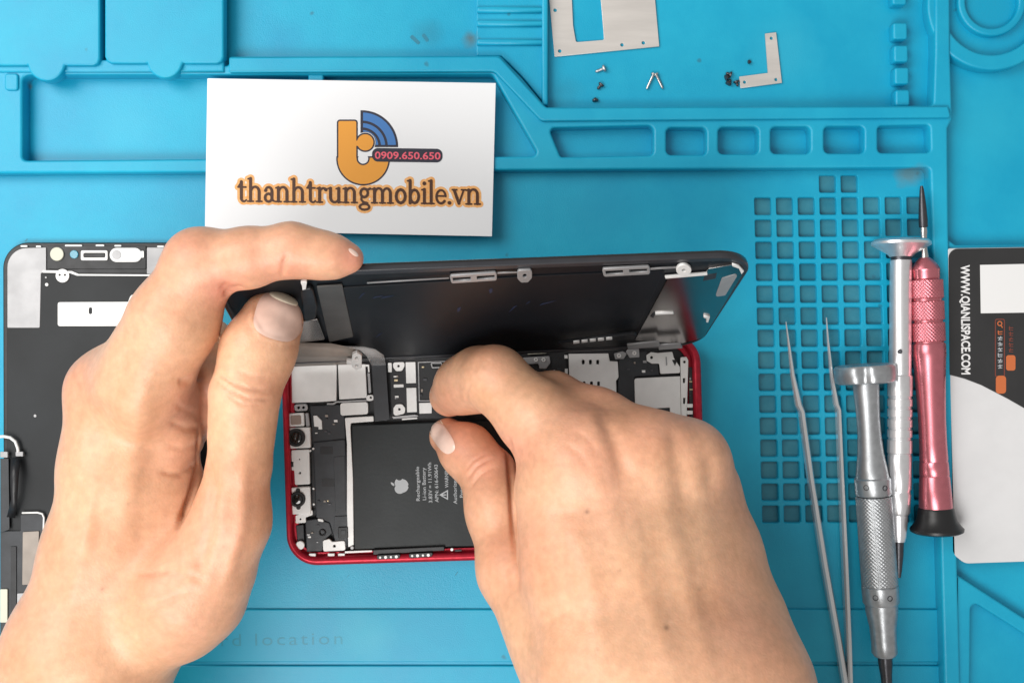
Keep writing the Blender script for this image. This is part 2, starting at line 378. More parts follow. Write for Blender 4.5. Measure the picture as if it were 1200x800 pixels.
# the raised bands along the front edge
slab('front_band', rect(BX0, 713.5, 1108, 775.5), 0.9, 1.2, BLUE, mat, 0.5)
slab('front_band', rect(BX0, 779.5, 1108, BY1), 0.9, 1.2, BLUE, mat, 0.5)
text('embossed_lettering', 'board location', 210, 757.5, 15, 1.0, 0.95, mat_material('letter_silicone', (0.008, 0.26, 0.39), (0.016, 0.32, 0.46)), mat, width=190, space=1.25)  # flat letters in a darker blue than the band
SMUDGE = mat_material('smudge', (0.02, 0.17, 0.25), (0.03, 0.25, 0.36))
for (a, b, c, d) in ((398, 684, 404, 677), (405, 678, 410, 671), (532, 676, 537, 668), (480, 44, 492, 50), (494, 42, 502, 47), (28.5, 283, 32, 280)):
    slab('scuff', fillet([(a, b), (a+3, b-3.4), (c+1, d), (c-2, d+3)], 1.5, 3), 0.05 if b > 100 else 0.06, 0.3, SMUDGE, mat, 0.02)

# ------------------------------------------------------------------ business card
card = thing('business_card', 'white card printed with an orange t logo, phone number and web address', 'card', 410, 185, 6)
ZC = 6.9
quad = [(243, 92), (581, 97.5), (576.5, 277), (240, 270)]
slab('paper', quad, ZC, 0.5, PAPER, card, 0.05)
def lay(name, fn, box, z, m, step=0.5, parent=card, mapper=None, kind=None):
    o = link(name, fill2d(fn, *box, step, z, mapper), m, parent)
    if kind: o['kind'] = kind
    return o
def tlogo(X, Y):
    d = boxd(X, Y, 396.5, 142, 417.5, 188, 2)
    r = np.hypot(X-425.5, Y-186)
    bowl = np.maximum(np.abs(r-18.7)-11.0, 185-Y)
    d = np.minimum(d, bowl)
    d = np.minimum(d, np.hypot(X-428, Y-167)-9.5)
    return np.minimum(d, boxd(X, Y, 414, 165, 428, 171, 1))
def wifi(X, Y, grow=0):
    r = np.hypot(X-424, Y-172)
    d = np.maximum(np.maximum(r-41-grow, 424-X-grow), Y-171-grow)
    return np.maximum(d, 13-grow-r)
lay('logo_outline', lambda X, Y: np.minimum(tlogo(X, Y)-1.8, np.maximum(wifi(X, Y, 1.6), -(np.hypot(X-428, Y-167)-12))), (390, 125, 470, 222), ZC+0.04, P_NAVY)
lay('logo_letter', tlogo, (390, 125, 470, 222), ZC+0.08, P_ORANGE)
for r0, r1 in ((15.5, 19.5), (22.5, 27.5), (30.5, 40)):
    lay('logo_arc', lambda X, Y, r0=r0, r1=r1: np.maximum(np.maximum(np.abs(np.hypot(X-424, Y-172)-(r0+r1)/2)-(r1-r0)/2, 425.5-X), np.maximum(Y-170, -(np.hypot(X-428, Y-167)-12.5))), (420, 125, 470, 175), ZC+0.08, P_BLUE)
lay('number_outline', lambda X, Y: boxd(X, Y-0.012*(X-478), 436, 174, 518.5, 190, 7), (430, 168, 524, 196), ZC+0.12, P_NAVY)
text('phone_number', '0909.650.650', 439, 186, 8.6, -0.7, ZC+0.16, P_PINK, card, bold=0.018, width=77)
# serif lettering made of pen strokes
def glyphs():
    a = lambda cx, cy, rx, ry, t0, t1, r0, r1=None, n=12: [(cx+rx*math.cos(math.radians(t0+(t1-t0)*i/n)), cy+ry*math.sin(math.radians(t0+(t1-t0)*i/n)),
        cx+rx*math.cos(math.radians(t0+(t1-t0)*(i+1)/n)), cy+ry*math.sin(math.radians(t0+(t1-t0)*(i+1)/n)), r0+((r1 or r0)-r0)*i/n, r0+((r1 or r0)-r0)*(i+1)/n) for i in range(n)]
    st = lambda x, y0, y1, r=.085: [(x, y0, x, y1, r, r)]
    sf = lambda x, y=0.0: [(x-.19, y+.03, x+.19, y+.03, .04, .04)]
    fl = lambda x, y: [(x-.17, y-.04, x, y, .04, .05)]
    arch = lambda x0, x1: a((x0+x1)/2+.02, .66, (x1-x0)/2-.02, .32, 170, 0, .05, .085)
    G = {}
    G['h'] = (st(.2, .05, 1.52)+sf(.2)+fl(.2, 1.53)+arch(.2, .78)+st(.78, .05, .68)+sf(.78), 1.05)
    G['n'] = (st(.2, .05, .95)+sf(.2)+fl(.2, .96)+arch(.2, .78)+st(.78, .05, .68)+sf(.78), 1.05)
    G['m'] = (st(.2, .05, .95)+sf(.2)+fl(.2, .96)+arch(.2, .74)+st(.74, .05, .68)+sf(.74)+arch(.74, 1.28)+st(1.28, .05, .68)+sf(1.28), 1.55)
    G['t'] = (st(.27, .22, 1.3)+[(.05, .95, .58, .95, .045, .045), (.05, .95, .27, 1.3, .03, .03)]+a(.45, .22, .18, .2, 180, 330, .08, .035), .70)
    G['a'] = (st(.6, .18, .72)+a(.38, .7, .22, .26, 165, 0, .06, .08)+a(.37, .28, .24, .26, 0, 360, .07)+[(.6, .14, .76, .05, .07, .04), (.17, .74, .18, .76, .09, .09)], .84)
    G['r'] = (st(.2, .05, .95)+sf(.2)+fl(.2, .96)+a(.47, .62, .26, .32, 175, 60, .05, .06)+[(.61, .86, .62, .85, .1, .1)], .74)
    G['u'] = (st(.2, .35, .95)+fl(.2, .96)+a(.48, .35, .28, .31, 180, 350, .085, .05)+st(.76, .05, .95)+fl(.76, .96)+[(.76, .04, .95, .04, .04, .04)], 1.04)
    G['g'] = (a(.4, .67, .25, .28, 0, 360, .07)+a(.42, -.24, .33, .19, 0, 360, .06)+[(.22, .42, .2, .22, .05, .05), (.2, .22, .35, .06, .05, .06), (.35, .06, .6, .0, .07, .07), (.6, .87, .8, .95, .05, .07)], .9)
    G['o'] = (a(.43, .48, .31, .44, 0, 360, .08), .87)
    G['b'] = (st(.2, .05, 1.52)+fl(.2, 1.53)+a(.5, .48, .29, .43, 0, 360, .075), .95)
    G['i'] = (st(.22, .05, .95)+fl(.22, .96)+sf(.22)+[(.22, 1.33, .22, 1.34, .11, .11)], .46)
    G['l'] = (st(.22, .05, 1.52)+fl(.22, 1.53)+sf(.22), .46)
    G['e'] = (a(.43, .48, .31, .43, 5, 320, .055, .07, 18)+[(.13, .53, .73, .53, .045, .045)], .84)
    G['.'] = ([(.16, .09, .17, .09, .11, .11)], .36)
    G['v'] = ([(.13, .92, .45, .05, .085, .08), (.45, .05, .76, .92, .05, .045), (.0, .95, .3, .95, .04, .04), (.62, .95, .9, .95, .04, .04)], .92)
    return G
G = glyphs(); word = 'thanhtrungmobile.vn'
total = sum(G[c][1] for c in word); un = 286/total; strokes = []; xcur = 0; halo = []
for ch in word:
    ss = []
    for (x0, y0, x1, y1, r0, r1) in G[ch][0]:
        f = lambda x, y: (278+(xcur+x)*un, 236.2+0.0125*(xcur+x)*un-y*un*1.04)
        ss.append((*f(x0, y0), *f(x1, y1), r0*un, r1*un))
    strokes.append(ss); xcur += G[ch][1]
def strokes_sdf(ss, grow=0):
    def fn(X, Y):
        d = np.full(X.shape, 1e3)
        for s in ss: d = np.minimum(d, seg(X, Y, *s[:4], s[4]+grow, s[5]+grow))
        return d
    return fn
lay('lettering_halo', strokes_sdf(sum(strokes, []), 3.2), (268, 198, 576, 256), ZC+0.04, P_HALO, 0.6)
for ss in strokes:
    xs = [s[0] for s in ss]+[s[2] for s in ss]
    lay('letter', strokes_sdf(ss, 0.3), (min(xs)-4, 200, max(xs)+4, 254), ZC+0.2, P_BROWN, 0.4)

# ------------------------------------------------------------------ the opened red phone
ph = thing('opened_phone', 'opened phone with red aluminium frame, its black battery and circuit parts exposed', 'phone', 580, 535, 0)
TL, TR, BR, BL = (327.5, 400), (821, 390), (829, 649), (336, 664)
outer = fillet([TL, TR, BR, BL], 36, 12)
inner = fillet([(335.5, 409), (811, 399.5), (817, 639), (343.5, 653)], 27, 12)
slab('frame', outer, 7.6, 7.4, RED, ph, 1.5, holes=[inner])
slab('inner_ledge', fillet([(332, 405), (816, 395), (823, 644), (340, 659)], 32, 12), 4.6, 1.2, RED, ph, 0.2, holes=[fillet([(343, 414), (804, 405), (810, 634), (351, 647)], 22, 12)])
slab('chassis', fillet([(332, 405), (817, 395), (824, 644), (341, 659)], 32, 12), 3.0, 2.4, BLACKP, ph, 0.2)
def part(name, pts, z1, th, m, bevel=0.15, r=0, parent=ph, holes=()): return slab(name, pts, z1, th, m, parent, bevel, r, holes)
batt = part('battery', [(411.5, 497.5), (660, 489), (664, 637), (414.5, 644)], 5.6, 2.6, BATT, 0.5, r=3)
part('shield_plate', [(341.5, 429), (394.5, 427.5), (394, 469.5), (372, 471), (342, 472)], 5.2, 2, STEEL, 0.15, r=1)
part('shield_plate', [(396, 427.3), (428, 426.5), (430, 466), (397.5, 468)], 5.3, 2, STEEL, 0.15, r=1)
part('shield_tab', [(398.5, 472), (431, 470.5), (431.5, 485), (399, 487)], 5.0, 2, STEEL, 0.15, r=3)
part('trim_strip', [(383, 472.3), (390, 472), (394, 469.9), (436, 467.6), (436, 469.4), (395, 471.6), (391, 474), (383, 474.3)], 5.6, 1, TIN, 0.1)
part('screw_lug', fillet([(429, 463), (438, 462), (438, 469), (429, 470)], 3, 4), 5.8, 1, STEEL, holes=[circ(434.5, 465.6, 1.3, 10)])
part('corner_clip', [(428, 427), (432.5, 427), (433, 436), (431.3, 436), (431, 429.5), (428, 429.3)], 5.9, 1, STEEL, 0.1)
part('side_rail', [(430.5, 437), (433.5, 437), (435, 460), (432, 461)], 5.0, 1.5, TIN, 0.1)
part('flex_ribbon', [(435.5, 426), (452, 425), (456.5, 491.5), (439, 494)], 6.3, 0.4, CHAR, 0.1, r=1)
# logic board with pads
part('logic_board', [(456, 420), (664, 411), (666, 488), (459, 490)], 4.4, 1.4, BLACKP, 0.15)
for pts in ([(454.5, 425), (459, 425), (459.2, 436), (454.8, 436)], [(475.2, 424.3), (486.8, 424), (487.6, 448.6), (476, 449)], [(476.2, 454.4), (487.8, 454), (488.6, 482.6), (477, 483)],
            [(461.2, 450.3), (473, 450), (473, 453.6), (461.4, 454)], [(491, 472), (506, 471.5), (506, 484), (491.5, 484.5)]):
    part('solder_pad', pts, 4.9, 0.6, STEEL, 0.1, r=0.7)
part('screw_lug', fillet([(460.5, 424.5), (474, 424), (474, 429), (471, 434.5), (464, 434.8), (460.6, 430)], 3, 4), 5.1, 0.8, STEEL, 0.1, holes=[circ(467, 428.8, 1.5, 12)])
part('screw_lug', fillet([(461, 487.5), (461, 478), (464, 473.6), (471, 473.3), (475, 478), (474, 484.5)], 3, 4), 5.1, 0.8, STEEL, 0.1, holes=[circ(468, 479.3, 1.5, 12)])
part('board_frame', [(489.6, 424), (600, 419.5), (601, 470), (490.8, 470)], 5.0, 0.5, TIN, 0.08, holes=[[(490.9, 425.2), (598.8, 420.8), (599.7, 468.8), (492, 468.8)]])
part('bracket_loop', fillet([(504, 424.6), (518, 424), (518, 431.2), (506, 431.5)], 2, 3), 5.4, 0.6, TIN, 0.1, holes=[[(506.3, 426.2), (517, 425.8), (517, 429.6), (507, 429.8)]])
part('edge_strip', [(459, 488), (486, 485.6), (490, 486.5), (490, 488), (461, 490.5)], 5.4, 0.6, TIN, 0.1)
part('edge_strip', [(471, 490.2), (489, 488.8), (489, 490.6), (471, 492)], 5.6, 0.4, STEEL, 0.1)
# left column: cameras, speaker, brackets
part('bracket', [(404, 489.5), (437.5, 487.3), (438, 493.5), (411, 495.5), (410.5, 501), (413.5, 560), (414.5, 638), (408, 641), (406.5, 600), (406.5, 520)], 5.9, 1.6, STEEL, 0.15, r=1)
part('upper_block', [(363, 475.5), (398, 473.5), (404, 489), (405, 520), (366, 521)], 4.8, 2, CHAR, 0.3, r=1.5)
part('speaker_module', [(366.5, 518), (404.5, 514), (408.5, 612), (407, 641), (394, 640), (386, 612), (370, 606)], 5.4, 2.5, CHAR, 0.4, r=2.5)
part('label_patch', rect(375.5, 523, 390, 532), 5.5, 0.2, BLACKP, 0.03, r=0.5)
part('label_patch', rect(377.5, 560.5, 392, 570), 5.5, 0.2, BLACKP, 0.03, r=0.5)
part('foam_strip', [(391, 535), (404, 534), (405, 598), (393, 600)], 5.55, 0.3, CHAR, 0.1, r=1)
part('screw_plate', fillet([(344.5, 473.6), (360, 472.8), (361, 481), (345, 482)], 3, 4), 5.2, 1, TIN, holes=[circ(349.8, 477.6, 1.6, 12), circ(355.6, 477.3, 1.6, 12)])
sens = part('sensor_module', [(338, 484.5), (356, 483.5), (356.6, 499), (338.6, 500)], 6.0, 2, STEEL, 0.25, r=1.5)
part('sensor_window', [(340.3, 486.6), (352.5, 486), (353, 497), (340.8, 497.6)], 6.15, 0.6, AMBER, 0.1, r=1.5, parent=sens)
part('sensor_flex', [(357.5, 484), (361.3, 483.8), (363, 499), (358.6, 499.6)], 5.6, 1.5, TIN, 0.2, r=0.6)
part('white_clip', [(367, 487), (371, 486.6), (377, 492.5), (377.5, 503), (373, 503), (373, 500), (368, 499.6)], 5.4, 1.5, STEEL, 0.2, r=0.6)
def lens(cx, cy, r, par, dot=None):
    A = P3(cx, cy, 5.9); B = A+Vector((0, 0, 3))
    rm = r*K
    lathe('lens_barrel', [(0, rm), (0.7, rm), (0.9, rm*0.93), (0.9, rm*0.72), (0.45, rm*0.62), (0.45, rm*0.05)], A, B, RUBBER, par, 32)
    lathe('lens_glass', [(0.3, rm*0.60), (0.62, rm*0.56), (0.78, rm*0.35), (0.84, rm*0.05)], A, B, GLASSB, par, 28)
c1 = part('camera_module', [(336.5, 501.5), (363.2, 500.3), (364, 524.4), (337.6, 525.6)], 6.0, 2.5, STEEL, 0.3, r=1.2); lens(347.3, 512.4, 10.5, c1)
part('mid_plate', [(341.3, 527.4), (362.2, 526.4), (363.2, 567), (345.5, 568), (344.6, 551), (341.8, 551)], 5.8, 2, STEEL, 0.2, r=1.5, holes=[circ(351.3, 554, 1.4, 10), circ(351, 538, 0.8, 8)])
part('notch_block', rect(339.4, 540.8, 343.8, 547), 6.0, 1.5, BLACKP, 0.2)
c2 = part('camera_module', [(337.4, 571.5), (363.4, 570), (364.4, 602.3), (338, 602.6)], 6.0, 2.5, STEEL, 0.3, r=1.2); lens(349, 584.5, 9, c2)
for (x, y) in ((349, 574.6), (349.6, 594.4)): part('lens_lug', circ(x, y, 2.6, 14), 6.4, 0.6, RUBBER, 0.1, parent=c2)
for (x, y) in ((367, 525.5), (367.3, 572.4), (367.6, 590.6), (363.5, 528)): part('contact_dot', circ(x, y, 1.3, 10), 5.7, 0.6, STEEL, 0.1)
part('side_flex', [(365, 526), (368.6, 526), (370, 594), (366, 594)], 5.2, 1, BLACKP, 0.1)
part('lug_bracket', fillet([(346, 604), (366, 597), (366.5, 603), (358, 606), (358.5, 612), (347, 613)], 1.5, 3), 5.7, 0.8, STEEL, 0.1, holes=[circ(352, 608, 1.2, 10)])
part('corner_block', [(346.5, 615), (356, 614), (357, 641), (349, 642)], 5.0, 2, CHAR, 0.3, r=1.5)
part('corner_module', [(357.3, 609.5), (370, 607.5), (386, 612), (390, 624), (379, 634), (378, 645.5), (359, 647)], 5.3, 2.2, CHAR, 0.35, r=2)
part('cable_loop', circ(377.5, 624, 4.2, 20), 5.9, 0.7, BLACKP, 0.3, holes=[circ(377.5, 624, 2.4, 14)])
part('silver_pin', [(371.5, 607.2), (378, 608), (380, 611.5), (373, 610.5)], 5.9, 0.6, STEEL, 0.15, r=1)
part('flex_pad', [(391.5, 605), (407, 604), (407.5, 624), (396, 627), (391, 624)], 5.8, 0.6, TIN, 0.1, r=1).data.materials[0] = CHAR
cn = part('connector', [(396, 617.5), (407.5, 617), (408, 630), (396.5, 630.5)], 6.3, 1, BLACKP, 0.2, r=0.8)
part('connector_pins', [(399.5, 621), (405, 620.6), (405, 626), (399.5, 626.2)], 6.45, 0.4, CHAR, 0.1, parent=cn)
part('white_bracket', fillet([(378, 633), (386, 631), (389, 634.5), (404, 633), (405, 644.6), (378.5, 646)], 2.5, 4), 6.0, 1.2, STEEL, 0.2, holes=[circ(391.8, 639.6, 1.6, 12)])
part('screw_head', circ(351.6, 638.6, 5.2, 20), 6.3, 1, STEEL, 0.3, holes=[])
part('screw_head', circ(412.5, 641.5, 2.2, 14), 6.4, 1, TIN, 0.2)
for x in (362, 384, 396): part('rim_clip', rect(x, 648.2, x+8, 651.6), 6.5, 1.0, STEEL, 0.15, r=0.8)
part('rim_clip', [(404, 645.5), (436, 644.3), (436, 646.4), (404, 648)], 6.2, 0.8, STEEL, 0.15)
part('button_flex', [(437, 643.6), (521, 639.6), (521, 645), (437, 650)], 6.8, 1.5, BLACKP, 0.3, r=1.5)
for x0, x1 in ((440.5, 470), (478, 508)):
    bt = part('button_switch', [(x0, 650.2-(x0-440)*0.05), (x1, 650.2-(x1-440)*0.05), (x1-2, 655.4-(x1-440)*0.05), (x0+2, 655.6-(x0-440)*0.05)], 7.75, 1.4, BLACKP, 0.2, r=2)
    for q in range(4): part('contact', circ(x0+5+q*6.3, 652.9-(x0+q*6-440)*0.05, 1.9 if q % 2 else 1.4, 10), 7.95, 0.3, STEEL, 0.08, parent=bt)
part('frame_slot', [(533, 643.8), (541, 643.4), (541, 645.6), (533, 646)], 6.9, 0.6, BLACKP, 0.1)
part('screw_head', circ(529.5, 643.6, 1.8, 12), 6.7, 0.8, STEEL, 0.1)
# right end: card tray, vibration motor, brackets
sim = part('card_tray', [(666.5, 414.6), (713, 414), (714.6, 423), (724, 423.4), (725, 442), (722, 446), (722.5, 462), (719, 482), (668, 482)], 5.8, 2, STEEL, 0.2, r=0.8,
           holes=[fillet(rect(x-1.7, y-2.6, x+1.7, y+2.6), 1.2, 3) for x, y in ((683.6, 424.2), (692, 424.2), (700.6, 424.2), (684.6, 449.4), (693.2, 449.4), (701.6, 449.4))])
part('motor_block', [(725.6, 412.5), (757, 411), (772, 424), (773, 440), (744, 441.5), (744, 492), (723, 492)], 5.0, 2, CHAR, 0.4, r=1)
part('motor_block', [(757, 478.5), (785.5, 478), (786, 500), (757, 500)], 5.1, 2, CHAR, 0.3, r=1)
part('cover_plate', fillet([(743.6, 443.2), (797, 440.6), (798.6, 500), (786, 500), (785, 477.4), (744.4, 479.6)], [3, 0, 0, 0, 0, 1], 4), 5.8, 1.2, STEEL, 0.15)
part('hook_bracket', fillet([(757.6, 416), (763, 412.6), (771, 413.4), (788, 412), (789.6, 419), (797, 430), (797, 437), (774, 438), (772.6, 426), (764, 426), (758, 422.6)], 1.6, 4), 6.2, 1, STEEL, 0.15, holes=[circ(763.6, 418.8, 1.7, 12)])
part('corner_bracket', fillet([(797.6, 418.5), (804.6, 418), (806.6, 422), (806.6, 430), (804.6, 495), (798.8, 495), (797.6, 430)], 1.2, 3), 6.4, 1.2, STEEL, 0.15,
     holes=[circ(802.3, 424, 1.6, 12), rect(800.4, 443, 803, 448.6), rect(800.6, 466, 803.2, 473)])
part('trim_mark', [(787.5, 421.6), (794, 421), (791, 428.4)], 6.4, 0.3, BLACKP, 0.05)
part('trim_mark', [(780, 418), (781.4, 418), (782, 428), (780.6, 428)], 6.4, 0.3, TIN, 0.05)
part('side_gasket', [(807.4, 430), (811.6, 430), (813.8, 500), (808.6, 500)], 6.2, 1.5, BLACKP, 0.3)
for y in (473, 481, 489): part('side_contact', rect(805, y, 812, y+4.5), 6.7, 0.8, STEEL, 0.15, r=0.8)
for nm, pts, z1, m in (('top_clip', [(613, 419), (644, 417), (645, 425), (640, 432), (632, 432), (631, 426), (613, 427)], 6.2, TIN), ('top_clip', [(617, 411), (640, 410), (641, 414), (618, 415.4)], 6.0, CREAM),
                       ('top_clip', [(719.5, 414), (730, 411.4), (735, 414), (731, 420.5), (721, 421)], 6.3, TIN), ('top_clip', [(736, 409), (749, 408.4), (749.6, 418.6), (738, 419.4), (733.5, 412)], 6.5, TIN)):
    o = part(nm, fillet(pts, 1.2, 3), z1, 1.4, m, 0.2)
for x, y in ((637, 421.5), (628, 421.5), (743.5, 413.6), (725.5, 416.6)): part('screw_head', circ(x, y, 2.6, 14), 6.9, 0.8, STEEL, 0.2, holes=[circ(x, y, 0.9, 8)])
part('board_shield', [(646, 420), (663, 419.2), (664, 452), (648, 452)], 5.0, 0.8, BLACKP, 0.1)
part('side_clip', rect(661.5, 416, 665.2, 420), 5.6, 0.8, STEEL, 0.1); part('side_clip', rect(662, 432, 665.4, 438), 5.6, 0.8, STEEL, 0.1)
rc = random.Random(3)
for (x0, y0, x1, y1, n, z) in ((364, 478, 402, 512, 9, 5.0), (727, 416, 768, 438, 10, 5.15), (745, 481, 784, 490, 4, 5.2), (461, 437, 473, 449, 3, 4.65), (462, 457, 474, 471, 3, 4.65), (492, 428, 500, 466, 5, 4.65), (648, 422, 662, 448, 5, 5.1), (647, 455, 664, 470, 4, 4.7), (359, 612, 377, 644, 5, 5.4), (371, 575, 388, 604, 4, 5.5), (343, 606, 352, 614, 2, 5.2), (808, 440, 812, 470, 4, 6.3), (415, 490, 455, 494, 4, 5.2)):
    for _ in range(n):
        x = rc.uniform(x0, x1-4); y = rc.uniform(y0, y1-3); w_ = rc.uniform(1.6, 4.4); h_ = rc.uniform(1.2, 2.8)
        part('component', [(x, y), (x+w_, y-0.1), (x+w_+0.1, y+h_), (x+0.1, y+h_)], z+rc.uniform(0.1, 0.35), 0.6, rc.choice([TIN, STEEL, CHAR, BEIGE, COPPER, DARKM]), 0.06)
# print on the battery
ZB = 5.64
def apple(X, Y):   # leaf points to the left of the picture
    u = (469.5-X)/9.2; v = (569-Y)/9.2             # u: towards the fruit's top, v: fruit's right (up in the picture)
    d = np.minimum(np.hypot(u-0.12, v-0.36)-0.64, np.hypot(u-0.12, v+0.36)-0.64)
    d = np.minimum(d, np.maximum(np.hypot(u+0.15, (v)*0.98)-0.86, u+0.0))
    d = np.maximum(d, -(np.hypot(u-0.82, v)-0.16))
    d = np.maximum(d, -(np.hypot(u+1.08, v)-0.16))
    d = np.maximum(d, -(np.hypot(u-0.16, v-1.12)-0.42))
    leaf = np.maximum(np.hypot(u-0.80, v-0.46)-0.46, np.hypot(u-1.24, v-0.0)-0.46)
    return np.minimum(d, leaf)
lay('fruit_emblem', apple, (455, 555, 483, 583), ZB, P_GREY, 0.35, parent=batt, kind='stuff')
for s, x, y, wd in (('Rechargeable', 492, 587, 40), ('Li-ion Battery', 499.4, 586, 38), ('3.83V = 11.91Wh', 506.6, 589, 47), ('APN: 616-00643', 514, 588, 44), ('WARNING', 525.6, 571, 26),
                    ('Authorized Service', 535.6, 590, 52), ('Potential for fire', 543, 583, 46)):
    text('battery_lettering', s, x, y, 4.3, 90+1.5, ZB, P_GREY, batt, width=wd, bold=0.008)
def warn(X, Y):
    u = 520.4-X; v = Y-579.5
    tri = lambda g: np.maximum(-u-4.6-g, np.maximum((u*0.5+np.abs(v)*0.866)-2.9-g, -99))
    return np.minimum(np.maximum(tri(0), -tri(-1.3)), np.minimum(seg(X, Y, 518.6, 579.5, 522, 579.5, 0.7), seg(X, Y, 523.7, 579.5, 523.8, 579.5, 0.5)))
lay('warning_mark', warn, (510, 568, 530, 592), ZB, P_GREY, 0.35, parent=batt, kind='stuff')

# ------------------------------------------------------------------ the lifted screen
C = P3(819, 405, 9.0)                       # lower right corner
TRc = P3(888, 299, 78.0)
vax = (TRc-C).normalized()
uax = Vector((0.9967, 0.043, 0)); uax.z = -(uax.x*vax.x+uax.y*vax.y)/vax.z; uax.normalize()
nax = uax.cross(vax); nax.normalize()       # inner face normal
if nax.dot(Vector((0, -1, 0.3))) < 0: nax = -nax
SH = (TRc-C).length; SL = 150.9
MS = Matrix(((uax.x, vax.x, nax.x, C.x), (uax.y, vax.y, nax.y, C.y), (uax.z, vax.z, nax.z, C.z), (0, 0, 0, 1)))
if MS.to_3x3().determinant() < 0: print('WARN screen frame flipped')
EYE = Vector((0, 0, H))
def scr(px, py, n=0.0):                     # pixel -> (u, v) on the inner face raised by n mm
    d = Vector(((px-600)*K, (400-py)*K, -H)); o = C+nax*n
    t = (o-EYE).dot(nax)/d.dot(nax); p = EYE+d*t-o
    return (p.dot(uax), p.dot(vax))
sc = bpy.data.objects.new('phone_screen', None); COL.objects.link(sc); sc.location = C*MM; sc.empty_display_size = 0.01
tag(sc, 'black phone screen lifted upright behind the open red phone, its inner side showing', 'phone screen')
def splate(name, pts, n1, th, m, bevel=0.15, r=0, parent=sc, holes=(), uv=False):
    f = (lambda ring: list(ring)) if uv else (lambda ring: [scr(x, y, n1) for x, y in ring])
    o = fillet(pts, r) if r else pts
    return link(name, prism2d(f(o), n1-th, n1, bevel, [f(h) for h in holes], MS), m, parent)
splate('glass', fillet(rect(-SL, 0, 0, SH), 11.5, 14), -0.9, 1.2, GLASSB, 0.4, uv=True)
splate('bezel', fillet(rect(-SL-0.1, -0.1, 0.1, SH+0.1), 11.5, 14), 0.3, 1.8, BEZEL, 0.5, uv=True, holes=[fillet(rect(-SL+1.6, 1.6, -1.6, SH-2.6), 9, 12)])
splate('backing_tray', fillet(rect(-SL+1, 1, -1, SH-2), 9.5, 12), -0.2, 0.6, SHEET, 0.1, uv=True)
splate('backing_sheet', fillet([scr(372, 338), scr(620, 323), scr(778, 316), scr(740, 398), scr(600, 408), scr(412, 418), scr(404, 380)], 0.6, 3), 0.25, 0.5, SHEET, 0.1, uv=True)
splate('steel_plate', fillet([(784, 324), (826, 320.6), (830, 315), (866, 309), (870, 322), (824, 396), (800, 402), (744, 399)], [1, 1, 2, 5, 6, 6, 1, 1]), 0.32, 0.6, MIRROR, 0.1)
splate('edge_highlight', [(779, 324.6), (829, 320.6), (829, 322.6), (780, 326.8)], 0.9, 0.7, STEEL, 0.1, r=0.6)  # bright strip standing in for the highlight along the plate's upper edge
splate('dark_patch', [(826, 323), (840, 320.4), (838.6, 326.4), (824, 329.2)], 0.42, 0.15, CHAR, 0.02)
splate('copper_patch', [(846, 326), (866, 320), (850, 346), (838, 348)], 0.42, 0.15, TIN, 0.02, r=2)
splate('edge_clip', [(858, 309.6), (866, 311.6), (872, 318), (869, 321.6), (866, 315), (858, 312)], 0.9, 0.6, STEEL, 0.1)
splate('edge_clip', [(825, 370.6), (832, 371.6), (830, 378), (827.6, 377.6), (828, 373.6), (824.6, 372.4)], 0.9, 0.6, STEEL, 0.1)
splate('slot', [(762, 371), (766, 366.6), (768.6, 366.8), (765.6, 372.6)], 0.5, 0.3, BLACKP, 0.03)
splate('slot_lip', [(768, 366.8), (789, 366), (789.4, 367.8), (768, 369)], 0.7, 0.4, STEEL, 0.05)
splate('edge_wire', [(430, 331.5), (526, 325.6), (526, 326.6), (430, 332.5)], 0.6, 0.3, TIN, 0.05)
splate('edge_wire', [(762, 314.6), (793, 312.6), (793, 314.4), (762, 316.4)], 0.6, 0.3, TIN, 0.05)
splate('edge_wire', [(583, 319.6), (606, 318.6), (606, 320), (583, 321)], 0.6, 0.3, TIN, 0.05)
splate('clip', fillet([(526.6, 323.4), (582, 319.4), (582.6, 328.8), (529, 332.4)], 2.4, 4), 1.0, 0.8, TIN, 0.2, holes=[[(530.4, 325.8), (551.4, 324.6), (551.6, 328.6), (531, 329.6)], [(558.8, 323.8), (579.4, 322.6), (579.6, 326.4), (559, 327.8)]])
splate('clip', fillet([(705.4, 315.4), (761.6, 312.4), (762, 321.6), (707.6, 324.6)], 2.4, 4), 1.0, 0.8, TIN, 0.2, holes=[[(709.4, 317.8), (730, 316.8), (730.4, 321), (710, 322)], [(737.4, 316.2), (758.4, 315.2), (758.6, 319), (737.6, 320)]])
splate('screw_lug', fillet([(606, 317.4), (623.6, 316.4), (623.6, 326), (619, 331), (610.6, 331.4), (606.4, 327)], 3, 4), 1.1, 0.8, TIN, 0.2, holes=[circ(615, 323.4, 2.2, 14)])
splate('screw_lug', fillet(circ(801.4, 317, 9, 18, 6.5), 0), 1.2, 0.9, STEEL, 0.2, holes=[circ(801.4, 317.2, 2.2, 14, 1.7)])
splate('grey_plate', [(371, 336), (401, 334), (414, 394.5), (386, 401)], 0.6, 0.5, DARKTIN, 0.1, r=0.8)
splate('earpiece_block', fillet([(352, 341), (366, 338), (372, 360), (370, 374), (356, 378)], 4, 5), 1.6, 1.5, BLACKP, 0.4)
splate('earpiece_bracket', fillet([(348, 378), (372, 374), (381, 398), (350, 402)], 1.5, 4), 1.2, 1, MIRROR, 0.2)
splate('white_clip', fillet([(352, 331), (360, 330), (359, 336), (358, 342), (354.6, 342), (354, 336)], 1, 3), 1.4, 0.8, STEEL, 0.15)
for a, b, c, d in ((420, 350, 428, 343), (436, 350, 450, 346), (446, 350, 462, 346), (536, 366, 540, 360), (596, 366, 606, 358), (616, 357, 622, 353), (632, 358, 652, 352), (440, 396, 448, 390), (574, 344, 577, 338)):
    splate('ink_mark', [(a, b), (a+3, b-2), (c, d), (c-4, d+1.6)], 0.32, 0.1, INK, 0.01)
